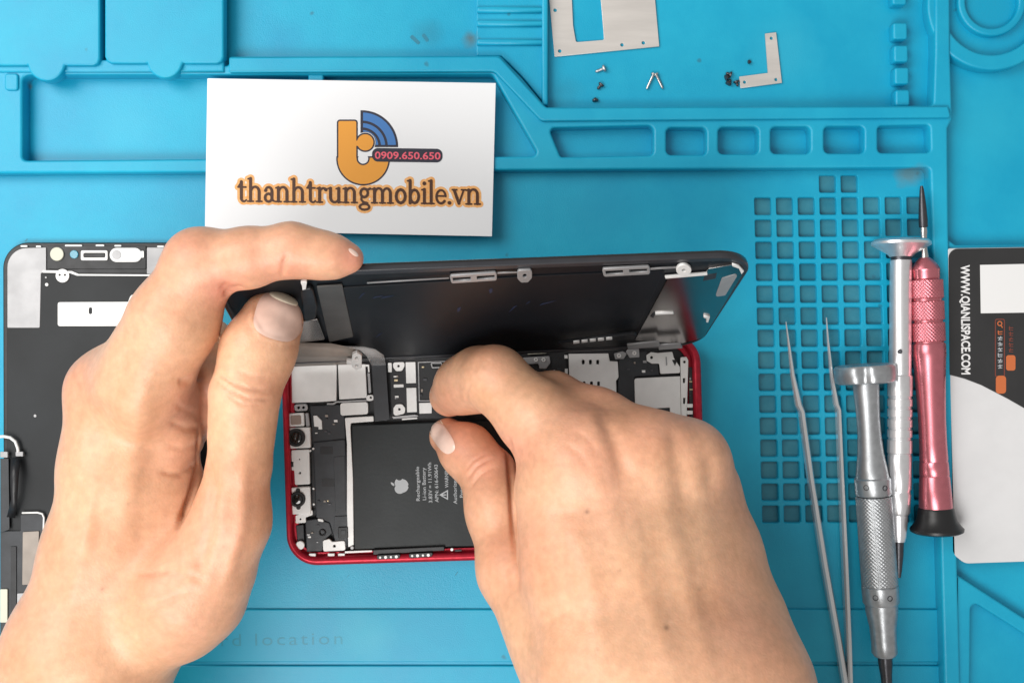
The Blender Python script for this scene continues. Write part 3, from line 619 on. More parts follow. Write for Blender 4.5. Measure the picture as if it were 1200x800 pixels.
cb = splate('connector_bar', [(655, 402.4), (742, 391.6), (746, 393), (742, 397.4), (660, 406)], 3.0, 1.2, BLACKP, 0.2)
for i in range(5): splate('contact', [(672+i*9.6, 400.4-i*1.05), (679+i*9.6, 399.6-i*1.05), (679+i*9.6, 402-i*1.05), (672+i*9.6, 402.8-i*1.05)], 3.3, 0.4, STEEL, 0.05, parent=cb)
splate('lower_strip', [(735, 404), (772, 400.4), (774, 406), (736, 409)], 3.2, 0.6, TIN, 0.1)
splate('lower_strip', [(772, 404.4), (797, 403), (800, 408), (772, 410)], 3.2, 0.6, TIN, 0.1)
# flexible cables joining screen and board
def sheet(name, pts, m, th=0.15, parent=None):
    """ribbon through rows of (left, right) points in mm"""
    verts = []; faces = []
    for a, b in pts: verts += [tuple(Vector(a)*MM), tuple(Vector(b)*MM)]
    for i in range(len(pts)-1): faces.append((2*i, 2*i+1, 2*i+3, 2*i+2))
    me = bpy.data.meshes.new(name); me.from_pydata(verts, [], faces); me.update()
    bm = bmesh.new(); bm.from_mesh(me); r = bmesh.ops.solidify(bm, geom=bm.faces[:], thickness=th*MM); bmesh.ops.recalc_face_normals(bm, faces=bm.faces); bm.to_mesh(me); bm.free()
    return link(name, smooth(me), m, parent)
def SP(px, py, n):
    a, b = scr(px, py, n); return C+uax*a+vax*b+nax*n
sheet('flex_cable', [(SP(330, 401, 1.2), SP(388, 402, 1.2)), (SP(332, 407, 2.4), SP(420, 408.5, 2.4)), (SP(338, 416, 3.6), SP(425, 415, 3.4)), (P3(341, 429, 9.5), P3(412, 426, 9.0))], BEIGE, 0.2, sc)
sheet('flex_cable', [(SP(398, 405, 3), SP(426, 406, 3)), (SP(422, 410, 4), SP(440, 409, 4)), (SP(430, 417, 4.5), SP(450, 416, 4.5)), (P3(435.5, 428, 7.4), P3(452, 427, 7.4))], FILM, 0.15, sc)
splate('cable_plug', fillet([(406, 423), (412, 424), (413, 416), (418, 413.6), (424, 417), (424, 431), (418, 433.6), (413, 431), (412, 427), (406, 427)], 1.2, 3), 5.0, 1.2, STEEL, 0.2, parent=sc, holes=[circ(418, 420, 1.9, 12), circ(418, 428.6, 1.6, 12)])

# ------------------------------------------------------------------ the spare screen under the left hand
sp = thing('spare_screen', 'dark screen assembly lying face down on the mat beneath the left hand', 'phone screen', 125, 530, 0)
q = lambda name, pts, z1, th, m, bevel=0.12, r=0, holes=(), parent=sp: slab(name, pts, z1, th, m, parent, bevel, r, holes)
q('bezel', fillet([(3, 284), (247, 284), (247, 742), (4, 744)], 30, 12), 2.6, 2.5, BLACKP, 0.6)
q('backing_sheet', fillet([(8, 320), (242, 320), (242, 715), (8, 715)], 4), 2.95, 0.8, BACK, 0.15)
q('corner_plate', fillet([(8.5, 291), (54, 290), (54, 318), (48, 320), (46.6, 384), (8.5, 384)], [24, 1, 1, 1, 2, 1], 8), 3.1, 0.8, TIN, 0.12)
q('corner_plate', fillet([(172, 290), (244, 290), (244, 384), (205, 384), (203, 322), (172, 321)], [1, 20, 1, 1, 1, 1], 8), 3.1, 0.8, TIN, 0.12)
q('sensor_bar', fillet(rect(55, 288, 171, 315), 1.5), 3.1, 0.6, BLACKP, 0.12)
q('trim_wire', [(50, 319.5), (50, 316.6), (84, 317.6), (92, 321), (196, 321.6), (196, 323.6), (90, 323), (82, 320)], 3.3, 0.5, STEEL, 0.1)
q('screw_lug', circ(73, 323, 8, 24), 3.5, 0.6, STEEL, 0.15, holes=[circ(69.8, 322, 1.3, 10), circ(76, 322, 1.3, 10)])
q('camera_ring', circ(66.4, 297.6, 8, 28), 3.7, 0.7, CREAM, 0.2); q('light_sensor', circ(86.6, 298, 5, 22), 3.5, 0.6, TEAL, 0.2)
q('earpiece_frame', fillet(rect(94.6, 293.4, 126, 305), 2), 3.6, 0.6, STEEL, 0.12, holes=[fillet(rect(97.6, 296.2, 123.4, 301.8), 1.6, 3)])
q('earpiece_mesh', fillet(rect(97.9, 297, 123.1, 301), 1.5), 3.3, 0.3, BLACKP, 0.05)
pill = q('microphone_cover', fillet(rect(128.4, 290.4, 166, 307), 8.2, 8), 3.6, 0.6, STEEL, 0.15)
q('microphone_disc', circ(136.4, 298.6, 5.4, 20), 3.75, 0.3, TIN, 0.05, parent=pill)
for a, b, c in ((24, 287.4, 8), (42, 287.8, 6), (76, 286.8, 20), (112, 286.6, 10), (134, 287, 8), (184, 287.8, 8)): q('rim_clip', fillet(rect(a, b, a+c, b+1.9), 0.8, 3), 3.3, 0.5, STEEL, 0.08)
q('edge_clip', fillet(rect(165, 294, 168.6, 302), 1, 3), 3.6, 0.4, STEEL, 0.08)
q('silver_label', fillet([(67.6, 354), (150, 353.6), (153, 346), (162, 342.6), (172, 346), (174, 353.6), (190, 353.6), (190, 382), (67.6, 382)], [2.5, 1, 5, 5, 5, 1, 2, 2, 2.5]), 3.2, 0.4, STEEL, 0.08, holes=[fillet(rect(104, 360, 108, 368), 2, 4)])
q('screw_dot', circ(54.6, 333.4, 2, 12), 3.3, 0.5, STEEL, 0.1); q('screw_dot', circ(53.6, 325, 1.2, 10), 3.2, 0.4, TIN, 0.1); q('screw_dot', circ(41, 487, 1.8, 12), 3.2, 0.4, TIN, 0.1)
q('screw_dot', circ(146.4, 386.6, 1.3, 10), 3.2, 0.4, STEEL, 0.1)
tube('loop_wire', [P3(-6, 512, 4.6), P3(4, 511, 4.8), P3(12, 512.4, 4.8), (P3(18, 517, 4.8)), P3(21, 525, 4.6), P3(22, 534, 4.2)], 0.55, STEEL, sp)
q('plug', fillet(rect(18, 529, 27, 534.6), 1, 3), 5.0, 1.2, TIN, 0.2); q('plug', fillet(rect(0, 529, 9, 536), 1, 3), 5.0, 1.2, TIN, 0.2)
q('cable_strip', [(0, 537), (10, 537), (11, 620), (0, 624)], 4.4, 0.6, CHAR, 0.15); sheet('cable_fold', [(P3(13, 536, 5), P3(24, 535, 5)), (P3(12, 560, 7.5), P3(22, 558, 7)), (P3(13, 585, 7), P3(20, 590, 6)), (P3(8, 606, 4), P3(18, 606, 4))], BLACKP, 0.3, sp)
q('lower_board', fillet([(0, 622), (24, 622), (24, 603), (51, 601), (50, 690), (44, 760), (0, 764)], [0, 1, 1, 5, 1, 2, 0]), 3.6, 1, CHAR, 0.15)
tube('board_trim', [P3(26, 600.6, 4.1), P3(44, 600.2, 4.1), P3(49.6, 601.6, 4.1), P3(51.6, 606, 4.1), P3(50.6, 640, 4.1), P3(49.4, 668, 4.1)], 0.35, STEEL, sp)
q('grey_pad', fillet([(26.6, 623), (45.6, 622), (44, 684), (26, 685)], 1), 4.1, 0.5, BEIGE, 0.08)
q('grey_pad', fillet([(20, 695), (42, 694), (38, 722), (20, 724)], 1), 4.1, 0.5, TIN, 0.08); q('cable_plug', fillet(rect(0, 690, 8.6, 729), 1), 4.3, 0.7, CREAM, 0.1)
q('board_strip', rect(12.6, 640, 19, 728), 4.0, 0.5, BLACKP, 0.08)

# ------------------------------------------------------------------ loose metal pieces in the parts tray
mp = slab('metal_plate', [(643, -6), (644, 4), (650, 66.6), (772.6, 54.6), (767, -8)], 0.9, 0.8, PLATE, None, 0.1,
          holes=[fillet([(670, -4), (671.6, 30), (675, 49.6), (708, 47), (705, 10), (703.6, -4)], [0, 0, 2, 2, 0, 0], 3)]+[circ(x, y, 2.1, 12) for x, y in ((650.6, 12.2), (656, 60), (729, 52.8), (754, 50.4))])
tag(mp, 'thin silver plate with a rectangular window and small holes at the tray top', 'metal plate')
lb = slab('corner_bracket', [(896.6, 39.6), (909.6, 38), (916.4, 97.4), (868, 103.4), (866.4, 90), (900, 85.6)], 0.9, 0.8, PLATE, None, 0.1, holes=[circ(904, 45, 1.9, 12), circ(872.6, 96.4, 1.9, 12), circ(909.4, 93.4, 1.9, 12)])
tag(lb, 'small silver L-shaped bracket with three holes lying in the blue tray', 'bracket')
def screw(px, py, ang, label, L=2.2, m=DARKM, rh=1.1):
    A = P3(px, py, 0.9); d = Vector((math.cos(math.radians(ang)), math.sin(math.radians(ang)), -0.15)).normalized()
    o = lathe('screw', [(0, rh*0.5), (0.05, rh*0.95), (0.5, rh), (0.75, rh*0.9), (0.76, 0.5), (L*0.5, 0.55), (L*0.6, 0.45), (L*0.8, 0.55), (L, 0.42), (L+0.3, 0.1)], A, A+d, m, None, 14)
    return tag(o, label, 'screw', 'tiny loose screws in the blue parts tray')
screw(709, 80, 200, 'larger dark screw just under the silver plate with the window', 3.4, GUN, 1.3)
screw(705.4, 98.4, 230, 'dark screw in the middle of the short row under the silver plate'); screw(697.6, 119, 90, 'dark screw nearest the lower ridge below the silver plate', 1.2)
for x, y, a, wh in ((850, 91.6, 20, 'leftmost'), (857.4, 88, 160, 'uppermost'), (853, 99, 60, 'lowest'), (862.4, 94.6, 290, 'rightmost')): screw(x, y, a, wh+' tiny dark screw in the cluster left of the L-shaped bracket', 1.9)
screw(876.6, 73, 10, 'single tiny dark screw above the arm of the L-shaped bracket', 1.0, DARKM, 0.7)
for x0, y0, x1, y1, l in ((766.4, 86, 757.6, 105, 'left silver pin of the V-shaped pair in the tray'), (768, 86, 776.6, 104.4, 'right silver pin of the V-shaped pair in the tray')):
    A = P3(x0, y0, 0.9); B = P3(x1, y1, 0.7); n = (B-A).length
    tag(lathe('pin', [(0, 0.5), (0.2, 0.95), (0.8, 0.95), (0.9, 0.5), (n-0.4, 0.45), (n, 0.15)], A, B, CHROME, None, 14), l, 'pin', 'silver pins in the tray')

# ------------------------------------------------------------------ tools on the right
tw = thing('tweezers', 'slim steel tweezers with open fine tips lying over the square holes', 'tweezers', 990, 800, 0)
def arm(path):
    verts = []; faces = []
    for i, (px, py, z, wd, th) in enumerate(path):
        p = P3(px, py, z); nx = path[min(i+1, len(path)-1)]; pv = path[max(i-1, 0)]
        d = (P3(nx[0], nx[1], nx[2])-P3(pv[0], pv[1], pv[2])).normalized(); s = d.cross(Vector((0, 0, 1))).normalized(); u = s.cross(d)
        for a, b in ((-1, -1), (1, -1), (1, 0.5), (0.5, 1), (-0.5, 1), (-1, 0.5)): verts.append(tuple((p+s*a*wd/2+u*b*th/2)*MM))
    for j in range(len(path)-1):
        for i in range(6): faces.append((j*6+i, j*6+(i+1) % 6, (j+1)*6+(i+1) % 6, (j+1)*6+i))
    faces += [tuple(range(6)), tuple((len(path)-1)*6+i for i in reversed(range(6)))]
    me = bpy.data.meshes.new('arm'); me.from_pydata(verts, [], faces); me.update()
    bm = bmesh.new(); bm.from_mesh(me); bmesh.ops.recalc_face_normals(bm, faces=bm.faces); bm.to_mesh(me); bm.free()
    return link('arm', me, TWEEZ, tw)
arm([(921, 377, 2.4, .35, .5), (924, 400, 2.4, .75, .9), (929, 440, 2.4, 1.5, 1.6), (936, 474, 2.4, 2.2, 2.4), (939.5, 482, 2.4, 2.0, 3.0), (950, 560, 2.4, 2.1, 3.2), (966, 660, 2.4, 2.3, 3.4), (982, 750, 2.4, 2.3, 3.4), (992, 812, 2.4, 2.3, 3.4), (996, 850, 2.4, 1.8, 3.4)])
arm([(968.4, 372, 2.4, .35, .5), (970.4, 400, 2.4, .7, .9), (974.6, 440, 2.4, 1.2, 1.6), (980, 473, 2.4, 1.7, 2.4), (982.6, 480, 2.4, 1.6, 3.0), (986, 560, 2.4, 1.7, 3.2), (990.6, 660, 2.4, 1.9, 3.4), (994.4, 750, 2.4, 2.0, 3.4), (996.6, 812, 2.4, 1.7, 3.4), (997.6, 850, 2.4, 1.8, 3.4)])

def driver(label, a, b, z, cat='screwdriver'):
    t = thing('screwdriver', label, cat, a[0], a[1], 0, 'precision screwdrivers lying side by side')
    A = P3(a[0], a[1], z); B = P3(b[0], b[1], z)
    Lpx = math.hypot(b[0]-a[0], b[1]-a[1]); f = (B-A).length/Lpx
    def pt(name, prof, m, seg_n=44, knurl=None): return lathe(name, [((y-a[1])*f*Lpx/(b[1]-a[1]), r*f) for y, r in prof], A, B, m, t, seg_n, knurl)
    return t, pt, f
def knurled(y0, y1, r, n): 
    return [(y0, r*0.96)]+[(y0+(y1-y0)*i/n, r) for i in range(1, n)]+[(y1, r*0.96)]
def diamond(amp, na, pitch):
    return lambda t, a: amp*(abs(math.sin(a*na/2+t*math.pi/pitch))+abs(math.sin(a*na/2-t*math.pi/pitch))-1.0)
# gunmetal driver with a three-lobed cap
t, pt, f = driver('gunmetal grey screwdriver with a lobed cap, beside the tweezers', (1013, 426), (1040, 812), 9.0)
lobe = lambda tt, a: -1.6*max(0.0, math.cos(3*(a-math.pi/2+0.35)))**6*1.0
pt('cap', [(426.5, 27), (428, 33), (431, 35), (444, 35), (447.5, 33.5), (449, 30), (449.4, 14)], GUN, 72, lobe)
pt('neck', [(448, 15), (456, 14.8), (470, 14), (490, 13.2), (510, 13.4), (530, 14.8), (548, 17.4), (558, 18.8), (560, 18.4)], GUN)
pt('collar', [(559, 19), (560.5, 20.6), (578, 20.6), (580, 19.4)], GUN)
pt('grip', knurled(581, 685, 20.2, 130), GUN, 168, diamond(0.16, 28, 1.3))
pt('collar', [(684, 19), (686, 21), (705, 20.6), (707, 19.2)], GUN)
pt('nose', [(706, 18.6), (716, 18.2), (735, 15), (752, 14.4), (764, 14.6), (768, 12), (769, 8)], GUN)
pt('tip', [(767, 8.4), (778, 8), (790, 6.6), (812, 5.6), (840, 5)], DARKM)
for y, ang in ((569, 70), (569, 130), (696, 80), (696, 125)):
    ax = P3(1013+(y-426)*27/386, y, 9.0); a = math.radians(ang); r = 20.8*f
    rad = Vector((math.cos(a), 0, math.sin(a))); p = ax+rad*(r-0.6)
    lathe('grip_hole', [(0, 0.05), (0.1, 0.95), (0.72, 0.95), (0.74, 0.75), (0.3, 0.7), (0.3, 0.05)], p, p+rad, DARKM, t, 16)
# bright aluminium driver with a flat disc cap
t, pt, f = driver('bright silver screwdriver with a flat round cap, between the grey and pink ones', (1056, 279), (1053, 700), 9.0)
pt('cap', [(280, 20), (281, 30), (284, 33.5), (287, 33.5), (292, 25), (298, 15), (301, 12.4)], ALU, 56)
pt('band', [(300, 11.4), (303, 11.6), (306, 11.6)], DARKM)
pt('barrel', [(305, 11.8), (307, 12.2), (330, 12.4), (438, 12.6), (440, 12.2)], ALU)
pt('grip', [(439, 12.8), (441, 14)]+sum([[(y, 14), (y+5.5, 14), (y+6.5, 12.8), (y+8.5, 12.8), (y+9.4, 14)] for y in (458, 470, 482, 494, 506)], [])+[(530, 14), (531, 13), (533, 13), (534, 13.6), (572, 13.4), (574, 12.4), (577, 12.4), (579, 13), (600, 12), (603, 10)], ALU)
pt('chuck', [(602, 10), (606, 9.8), (628, 8.4), (634, 7), (635, 5)], ALU)
pt('tip', [(634, 5.6), (650, 5.2), (668, 3.6), (676, 2.4), (677, 0.6)], DARKM)
o = lathe('grip_hole', [(0, .05), (.1, .8), (.5, .8), (.52, .6), (.2, .5), (.2, .05)], P3(1054.6, 412, 12.6), P3(1054.6, 412, 14), DARKM, t, 14)
# rose pink driver
t, pt, f = driver('rose pink screwdriver with knurled grip and black foot, next to the dark card', (1080, 218), (1098, 624), 9.6)
pt('bit', [(218, 1.6), (222, 2.4), (240, 4.2), (258, 5.2), (266, 5.0), (267, 3.6)], DARKM)
pt('shank', [(266, 3.8), (272, 4.4), (276, 3.8), (292, 3.4), (300, 4.4), (308, 4.6)], CHROME)
pt('shoulder', [(302, 6), (306, 10), (312, 14.6), (316, 16.4), (318, 15.8), (326, 15.6), (328, 14.8)], ROSE)
for y in (328, 353, 378): pt('knurled_band', knurled(y, y+22, 18.4, 30), ROSE, 168, diamond(0.2, 28, 1.3)); pt('groove', [(y+21, 16.8), (y+26, 16.8)], ROSE)
pt('handle', [(402, 17.6), (404, 18.8), (416, 18.8), (420, 18.2), (450, 16.6), (490, 15.2), (520, 15.2), (538, 15.8), (540, 15.2), (542, 16), (556, 16.6), (557, 16), (559, 16.8), (578, 18), (594, 18.8), (596, 18)], ROSE)
pt('foot', [(594, 18.6), (596, 20), (602, 21), (610, 23), (616, 27.4), (619, 30), (622, 29.6), (624, 26), (624.5, 5)], RUBBER)
# printed card
pc = thing('printed_card', 'charcoal and pale grey plastic card with white web address, at the right edge', 'card', 1160, 470, 0)
slab('plate', fillet([(1111, 296), (1111, 291), (1240, 289), (1240, 640), (1222, 657), (1131, 660), (1116, 648)], [0, 11, 11, 10, 12, 14, 8], 8), 6.0, 0.9, GREYP, pc, 0.25)
slab('printed_face', fillet([(1111.6, 291.6), (1239, 289.6), (1239, 500), (1180, 466.5), (1150, 451), (1130, 443.4), (1113, 439)], [11, 11, 0, 20, 20, 20, 1], 6), 6.25, 0.22, CARDB, pc, 0.05)
text('web_lettering', 'WWW.QIANLISPACE.COM', 1126.2, 311, 10.4, -90+0.4, 6.34, P_WHITE, pc, bold=0.03, width=128)
slab('white_label', [(1148.5, 310.4), (1212, 309), (1213, 366), (1149.4, 367)], 6.3, 0.06, P_WHITE, pc, 0.01)
lay('search_box', lambda X, Y: np.abs(boxd(X, Y, 1166.5, 374, 1177, 441, 2))-0.6, (1160, 368, 1184, 446), 6.31, P_MAROON, 0.4, parent=pc)
lay('search_button', lambda X, Y: boxd(X, Y, 1167, 440, 1179, 461, 4), (1160, 436, 1184, 466), 6.35, P_RUST, 0.5, parent=pc)
lay('search_button', lambda X, Y: boxd(X, Y, 1179, 416, 1190, 434, 3), (1176, 412, 1194, 438), 6.35, P_RUST, 0.5, parent=pc)
lay('magnifier_mark', lambda X, Y: np.minimum(np.abs(np.hypot(X-1171.6, Y-379)-2.4)-0.6, seg(X, Y, 1173, 381, 1174.6, 383.6, 0.6)), (1166, 374, 1178, 388), 6.33, P_RUST, 0.3, parent=pc)
for i in range(7):
    y = 389+i*6.6
    lay('small_mark', lambda X, Y, y=y, i=i: np.minimum(np.minimum(seg(X, Y, 1169.6, y, 1174.4, y+(i % 3-1)*.5, .5), seg(X, Y, 1169.8+(i*7 % 4), y-1.4, 1170+(i*5 % 4), y+2.4, .5)), seg(X, Y, 1170, y+2.6, 1174.2, y+2.2, .45)), (1166, y-4, 1178, y+6), 6.33, P_GREY if i else P_RUST, 0.35, parent=pc, kind='stuff')
for i in range(5):
    y = 384+i*6.4
    lay('small_mark', lambda X, Y, y=y, i=i: np.minimum(seg(X, Y, 1182.4, y, 1187, y, .5), np.minimum(seg(X, Y, 1183+i % 3, y-1.5, 1183+i % 2, y+2.6, .5), seg(X, Y, 1182.6, y+2.4, 1187, y+2.8, .4))), (1178, y-4, 1192, y+6), 6.33, P_MAROON, 0.35, parent=pc, kind='stuff')

# ------------------------------------------------------------------ hands: one continuous skin each, from an implicit body of tapered limbs
def J(px, py, z, rpx):                      # joint from the photograph: centre and radius at its height
    x, y = U(px, py, z); return np.array([x, y, z]), rpx*K*(H-z)/H
class Flesh:
    def __init__(self, lo, hi, h):
        self.lo = np.array(lo, float); self.h = h
        self.n = np.ceil((np.array(hi)-self.lo)/h).astype(int)+1
        self.f = np.full(self.n, 50.0, np.float32)
        self.ax = [self.lo[i]+h*np.arange(self.n[i]) for i in range(3)]
    def limb(self, joints, k, kin=3.0, flat=1.0):
        """tapered chain, then blended into the body with softness k (mm); flat<1 squashes in z"""
        pts = [J(*j) for j in joints]
        m = max(r for _, r in pts)+k+6
        a = np.min([p for p, _ in pts], 0)-m; b = np.max([p for p, _ in pts], 0)+m
        i0 = np.clip(((a-self.lo)/self.h).astype(int), 0, self.n-1); i1 = np.clip(((b-self.lo)/self.h).astype(int)+2, 1, self.n)
        if np.any(i1-i0 < 2): return
        sl = tuple(slice(i0[i], i1[i]) for i in range(3))
        X = self.ax[0][sl[0], None, None].astype(np.float32) if False else self.ax[0][sl[0]][:, None, None].astype(np.float32)
        Y = self.ax[1][sl[1]][None, :, None].astype(np.float32); Z = self.ax[2][sl[2]][None, None, :].astype(np.float32)
        D = None
        segs = [(pts[i], pts[i+1]) for i in range(len(pts)-1)] or [(pts[0], (pts[0][0]+1e-3, pts[0][1]))]
        for (p, r0), (q, r1) in segs:
            d = q-p; L2 = float(d@d)
            t = np.clip(((X-p[0])*d[0]+(Y-p[1])*d[1]+(Z-p[2])*d[2])/L2, 0, 1)
            s = t*t*(3-2*t)*0.5+t*0.5
            e = np.sqrt((X-p[0]-t*d[0])**2+(Y-p[1]-t*d[1])**2+((Z-p[2]-t*d[2])/flat)**2)-(r0+(r1-r0)*s)
            D = e if D is None else self.smin(D, e, kin)
        self.f[sl] = self.smin(self.f[sl], D.astype(np.float32), k)
    @staticmethod
    def smin(a, b, k):
        h = np.maximum(k-np.abs(a-b), 0)/k
        return np.minimum(a, b)-h*h*k*0.25
    def mesh(self):
        f = self.f; ins = f < 0; n = f.shape
        c = [(i, j, k) for i in (0, 1) for j in (0, 1) for k in (0, 1)]
        sub = lambda A, o: A[o[0]:n[0]-1+o[0], o[1]:n[1]-1+o[1], o[2]:n[2]-1+o[2]]
        cnt = sum(sub(ins, o).astype(np.int8) for o in c)
        act = (cnt > 0) & (cnt < 8); idx = np.argwhere(act)
        acc = np.zeros((len(idx), 3)); num = np.zeros(len(idx))
        for a in c:
            for d in range(3):
                if a[d]: continue
                b = list(a); b[d] = 1
                fa = f[idx[:, 0]+a[0], idx[:, 1]+a[1], idx[:, 2]+a[2]]; fb = f[idx[:, 0]+b[0], idx[:, 1]+b[1], idx[:, 2]+b[2]]
                m = (fa < 0) != (fb < 0); t = np.where(m, fa/np.where(m, fa-fb, 1), 0)
                p = np.repeat(np.array(a, float)[None], len(idx), 0); p[:, d] += t
                acc += p*m[:, None]; num += m
        V = (idx+acc/num[:, None])*self.h+self.lo
        vid = np.full(act.shape, -1, np.int64); vid[act] = np.arange(len(idx))
        F = []
        for d in range(3):
            e1, e2 = [(1, 2), (2, 0), (0, 1)][d]
            s0 = [slice(1, -1)]*3; s1 = [slice(1, -1)]*3
            s0[d] = slice(0, n[d]-1); s1[d] = slice(1, n[d])
            A = ins[tuple(s0)]; B = ins[tuple(s1)]; e = np.argwhere(A != B); pos = A[tuple(e.T)]
            base = e.copy()
            for ax in range(3):
                if ax != d: base[:, ax] += 1
            def cell(o1, o2):
                q = base.copy(); q[:, e1] += o1; q[:, e2] += o2; return vid[tuple(q.T)]
            quad = np.stack([cell(-1, -1), cell(0, -1), cell(0, 0), cell(-1, 0)], 1)
            quad[~pos] = quad[~pos][:, ::-1]; F.append(quad)
        return V, np.concatenate(F)
def relax(V, F, it, lam=0.5):
    N = len(V); a = np.concatenate([F[:, i] for i in range(4)]); b = np.concatenate([F[:, (i+1) % 4] for i in range(4)])
    A = np.concatenate([a, b]); B = np.concatenate([b, a]); deg = np.bincount(A, minlength=N)[:, None]
    for i in range(it):
        for l in (lam, -lam*0.92):
            S_ = np.stack([np.bincount(A, V[B, d], N) for d in range(3)], 1)/deg
            V = V+l*(S_-V)
    return V
def normals(V, F):
    nn = np.cross(V[F[:, 2]]-V[F[:, 0]], V[F[:, 3]]-V[F[:, 1]]); out = np.zeros_like(V)
    for i in range(4):
        for d in range(3): out[:, d] += np.bincount(F[:, i], nn[:, d], len(V))
    return out/(np.linalg.norm(out, axis=1)[:, None]+1e-12)
def project(V):
    s = H/(H-V[:, 2])/K
    return 600+V[:, 0]*s, 400-V[:, 1]*s
def sculpt(V, F, marks, zmin=-1e9):
    """creases (depth<0) and tendons (depth>0): pixel polyline, half width px, depth mm, on the skin that faces the camera"""
    for pts, wd, dep in marks:
        N = normals(V, F); X, Y = project(V)
        d = np.full(len(V), 1e9); tt = np.zeros(len(V)); n = len(pts)-1
        for i in range(n):
            (x0, y0), (x1, y1) = pts[i], pts[i+1]; dx, dy = x1-x0, y1-y0
            t = np.clip(((X-x0)*dx+(Y-y0)*dy)/(dx*dx+dy*dy), 0, 1); e = np.hypot(X-x0-t*dx, Y-y0-t*dy)
            m = e < d; d[m] = e[m]; tt[m] = (i+t[m])/n
        wgt = np.exp(-(d/wd)**2)*np.clip(np.minimum(tt, 1-tt)*5+0.25, 0, 1)*np.clip((N[:, 2]-0.02)*4, 0, 1)
        V = V+N*(dep*wgt)[:, None]
    return V

def skin_material():
    m = bpy.data.materials.new('skin'); m.use_nodes = True; nt = m.node_tree; b = nt.nodes['Principled BSDF']; L = nt.links.new
    tc = nt.nodes.new('ShaderNodeTexCoord'); at = nt.nodes.new('ShaderNodeAttribute'); at.attribute_name = 'flush'
    n = nt.nodes.new('ShaderNodeTexNoise'); n.inputs['Scale'].default_value = 55; n.inputs['Detail'].default_value = 6; n.inputs['Roughness'].default_value = 0.6
    L(tc.outputs['Object'], n.inputs['Vector'])
    r = nt.nodes.new('ShaderNodeValToRGB'); r.color_ramp.elements[0].position = 0.3; r.color_ramp.elements[1].position = 0.7
    r.color_ramp.elements[0].color = (0.655, 0.345, 0.20, 1); r.color_ramp.elements[1].color = (0.80, 0.49, 0.305, 1)
    L(n.outputs[0], r.inputs[0])
    mx = nt.nodes.new('ShaderNodeMixRGB'); mx.inputs[2].default_value = (0.72, 0.28, 0.20, 1); sp_ = nt.nodes.new('ShaderNodeSeparateColor')
    L(at.outputs['Color'], sp_.inputs[0])
    nb = nt.nodes.new('ShaderNodeTexNoise'); nb.inputs['Scale'].default_value = 28; nb.inputs['Detail'].default_value = 3; L(tc.outputs['Object'], nb.inputs['Vector'])
    rb = nt.nodes.new('ShaderNodeMapRange'); rb.inputs[1].default_value = 0.42; rb.inputs[2].default_value = 0.72; rb.inputs[3].default_value = 0; rb.inputs[4].default_value = 0.38; L(nb.outputs[0], rb.inputs[0])
    sm = nt.nodes.new('ShaderNodeMath'); sm.operation = 'ADD'; sm.use_clamp = True; L(sp_.outputs[0], sm.inputs[0]); L(rb.outputs[0], sm.inputs[1])
    L(sm.outputs[0], mx.inputs[0]); L(r.outputs[0], mx.inputs[1])
    mo = nt.nodes.new('ShaderNodeMixRGB'); mo.inputs[2].default_value = (0.13, 0.055, 0.03, 1); L(sp_.outputs[1], mo.inputs[0]); L(mx.outputs[0], mo.inputs[1]); mx = mo
    # fine freckling and pores
    n2 = nt.nodes.new('ShaderNodeTexNoise'); n2.inputs['Scale'].default_value = 420; n2.inputs['Detail'].default_value = 4; L(tc.outputs['Object'], n2.inputs['Vector'])
    mr = nt.nodes.new('ShaderNodeMapRange'); mr.inputs[1].default_value = 0.3; mr.inputs[2].default_value = 0.7; mr.inputs[3].default_value = 0.90; mr.inputs[4].default_value = 1.05; L(n2.outputs[0], mr.inputs[0])
    ml = nt.nodes.new('ShaderNodeMixRGB'); ml.blend_type = 'MULTIPLY'; ml.inputs[0].default_value = 1; L(mx.outputs[0], ml.inputs[1])
    cb_ = nt.nodes.new('ShaderNodeCombineColor'); [L(mr.outputs[0], cb_.inputs[i]) for i in range(3)]; L(cb_.outputs[0], ml.inputs[2])
    L(ml.outputs[0], b.inputs['Base Color'])
    b.inputs['Subsurface Weight'].default_value = 0.25; b.inputs['Subsurface Radius'].default_value = (1.0, 0.4, 0.2); b.inputs['Subsurface Scale'].default_value = 0.0035
    b.inputs['Roughness'].default_value = 0.43; b.inputs['Specular IOR Level'].default_value = 0.45
    v = nt.nodes.new('ShaderNodeTexVoronoi'); v.feature = 'DISTANCE_TO_EDGE'; v.inputs['Scale'].default_value = 780; L(tc.outputs['Object'], v.inputs['Vector'])
    n4 = nt.nodes.new('ShaderNodeTexNoise'); n4.inputs['Scale'].default_value = 240; n4.inputs['Detail'].default_value = 5; L(tc.outputs['Object'], n4.inputs['Vector'])
    ad = nt.nodes.new('ShaderNodeMath'); ad.operation = 'MULTIPLY_ADD'; ad.inputs[1].default_value = 1.6; L(n4.outputs[0], ad.inputs[0]); L(v.outputs['Distance'], ad.inputs[2])
    bp = nt.nodes.new('ShaderNodeBump'); bp.inputs['Strength'].default_value = 0.22; bp.inputs['Distance'].default_value = 0.00025
    L(ad.outputs[0], bp.inputs['Height']); L(bp.outputs[0], b.inputs['Normal'])
    return m
SKIN = skin_material()
NAIL = material('nail', (0.95, 0.69, 0.58), 0.20, noise=0.12, nscale=260, spec=0.5, coat=0.25)
NAILTIP = material('nail_edge', (0.86, 0.78, 0.62), 0.35)

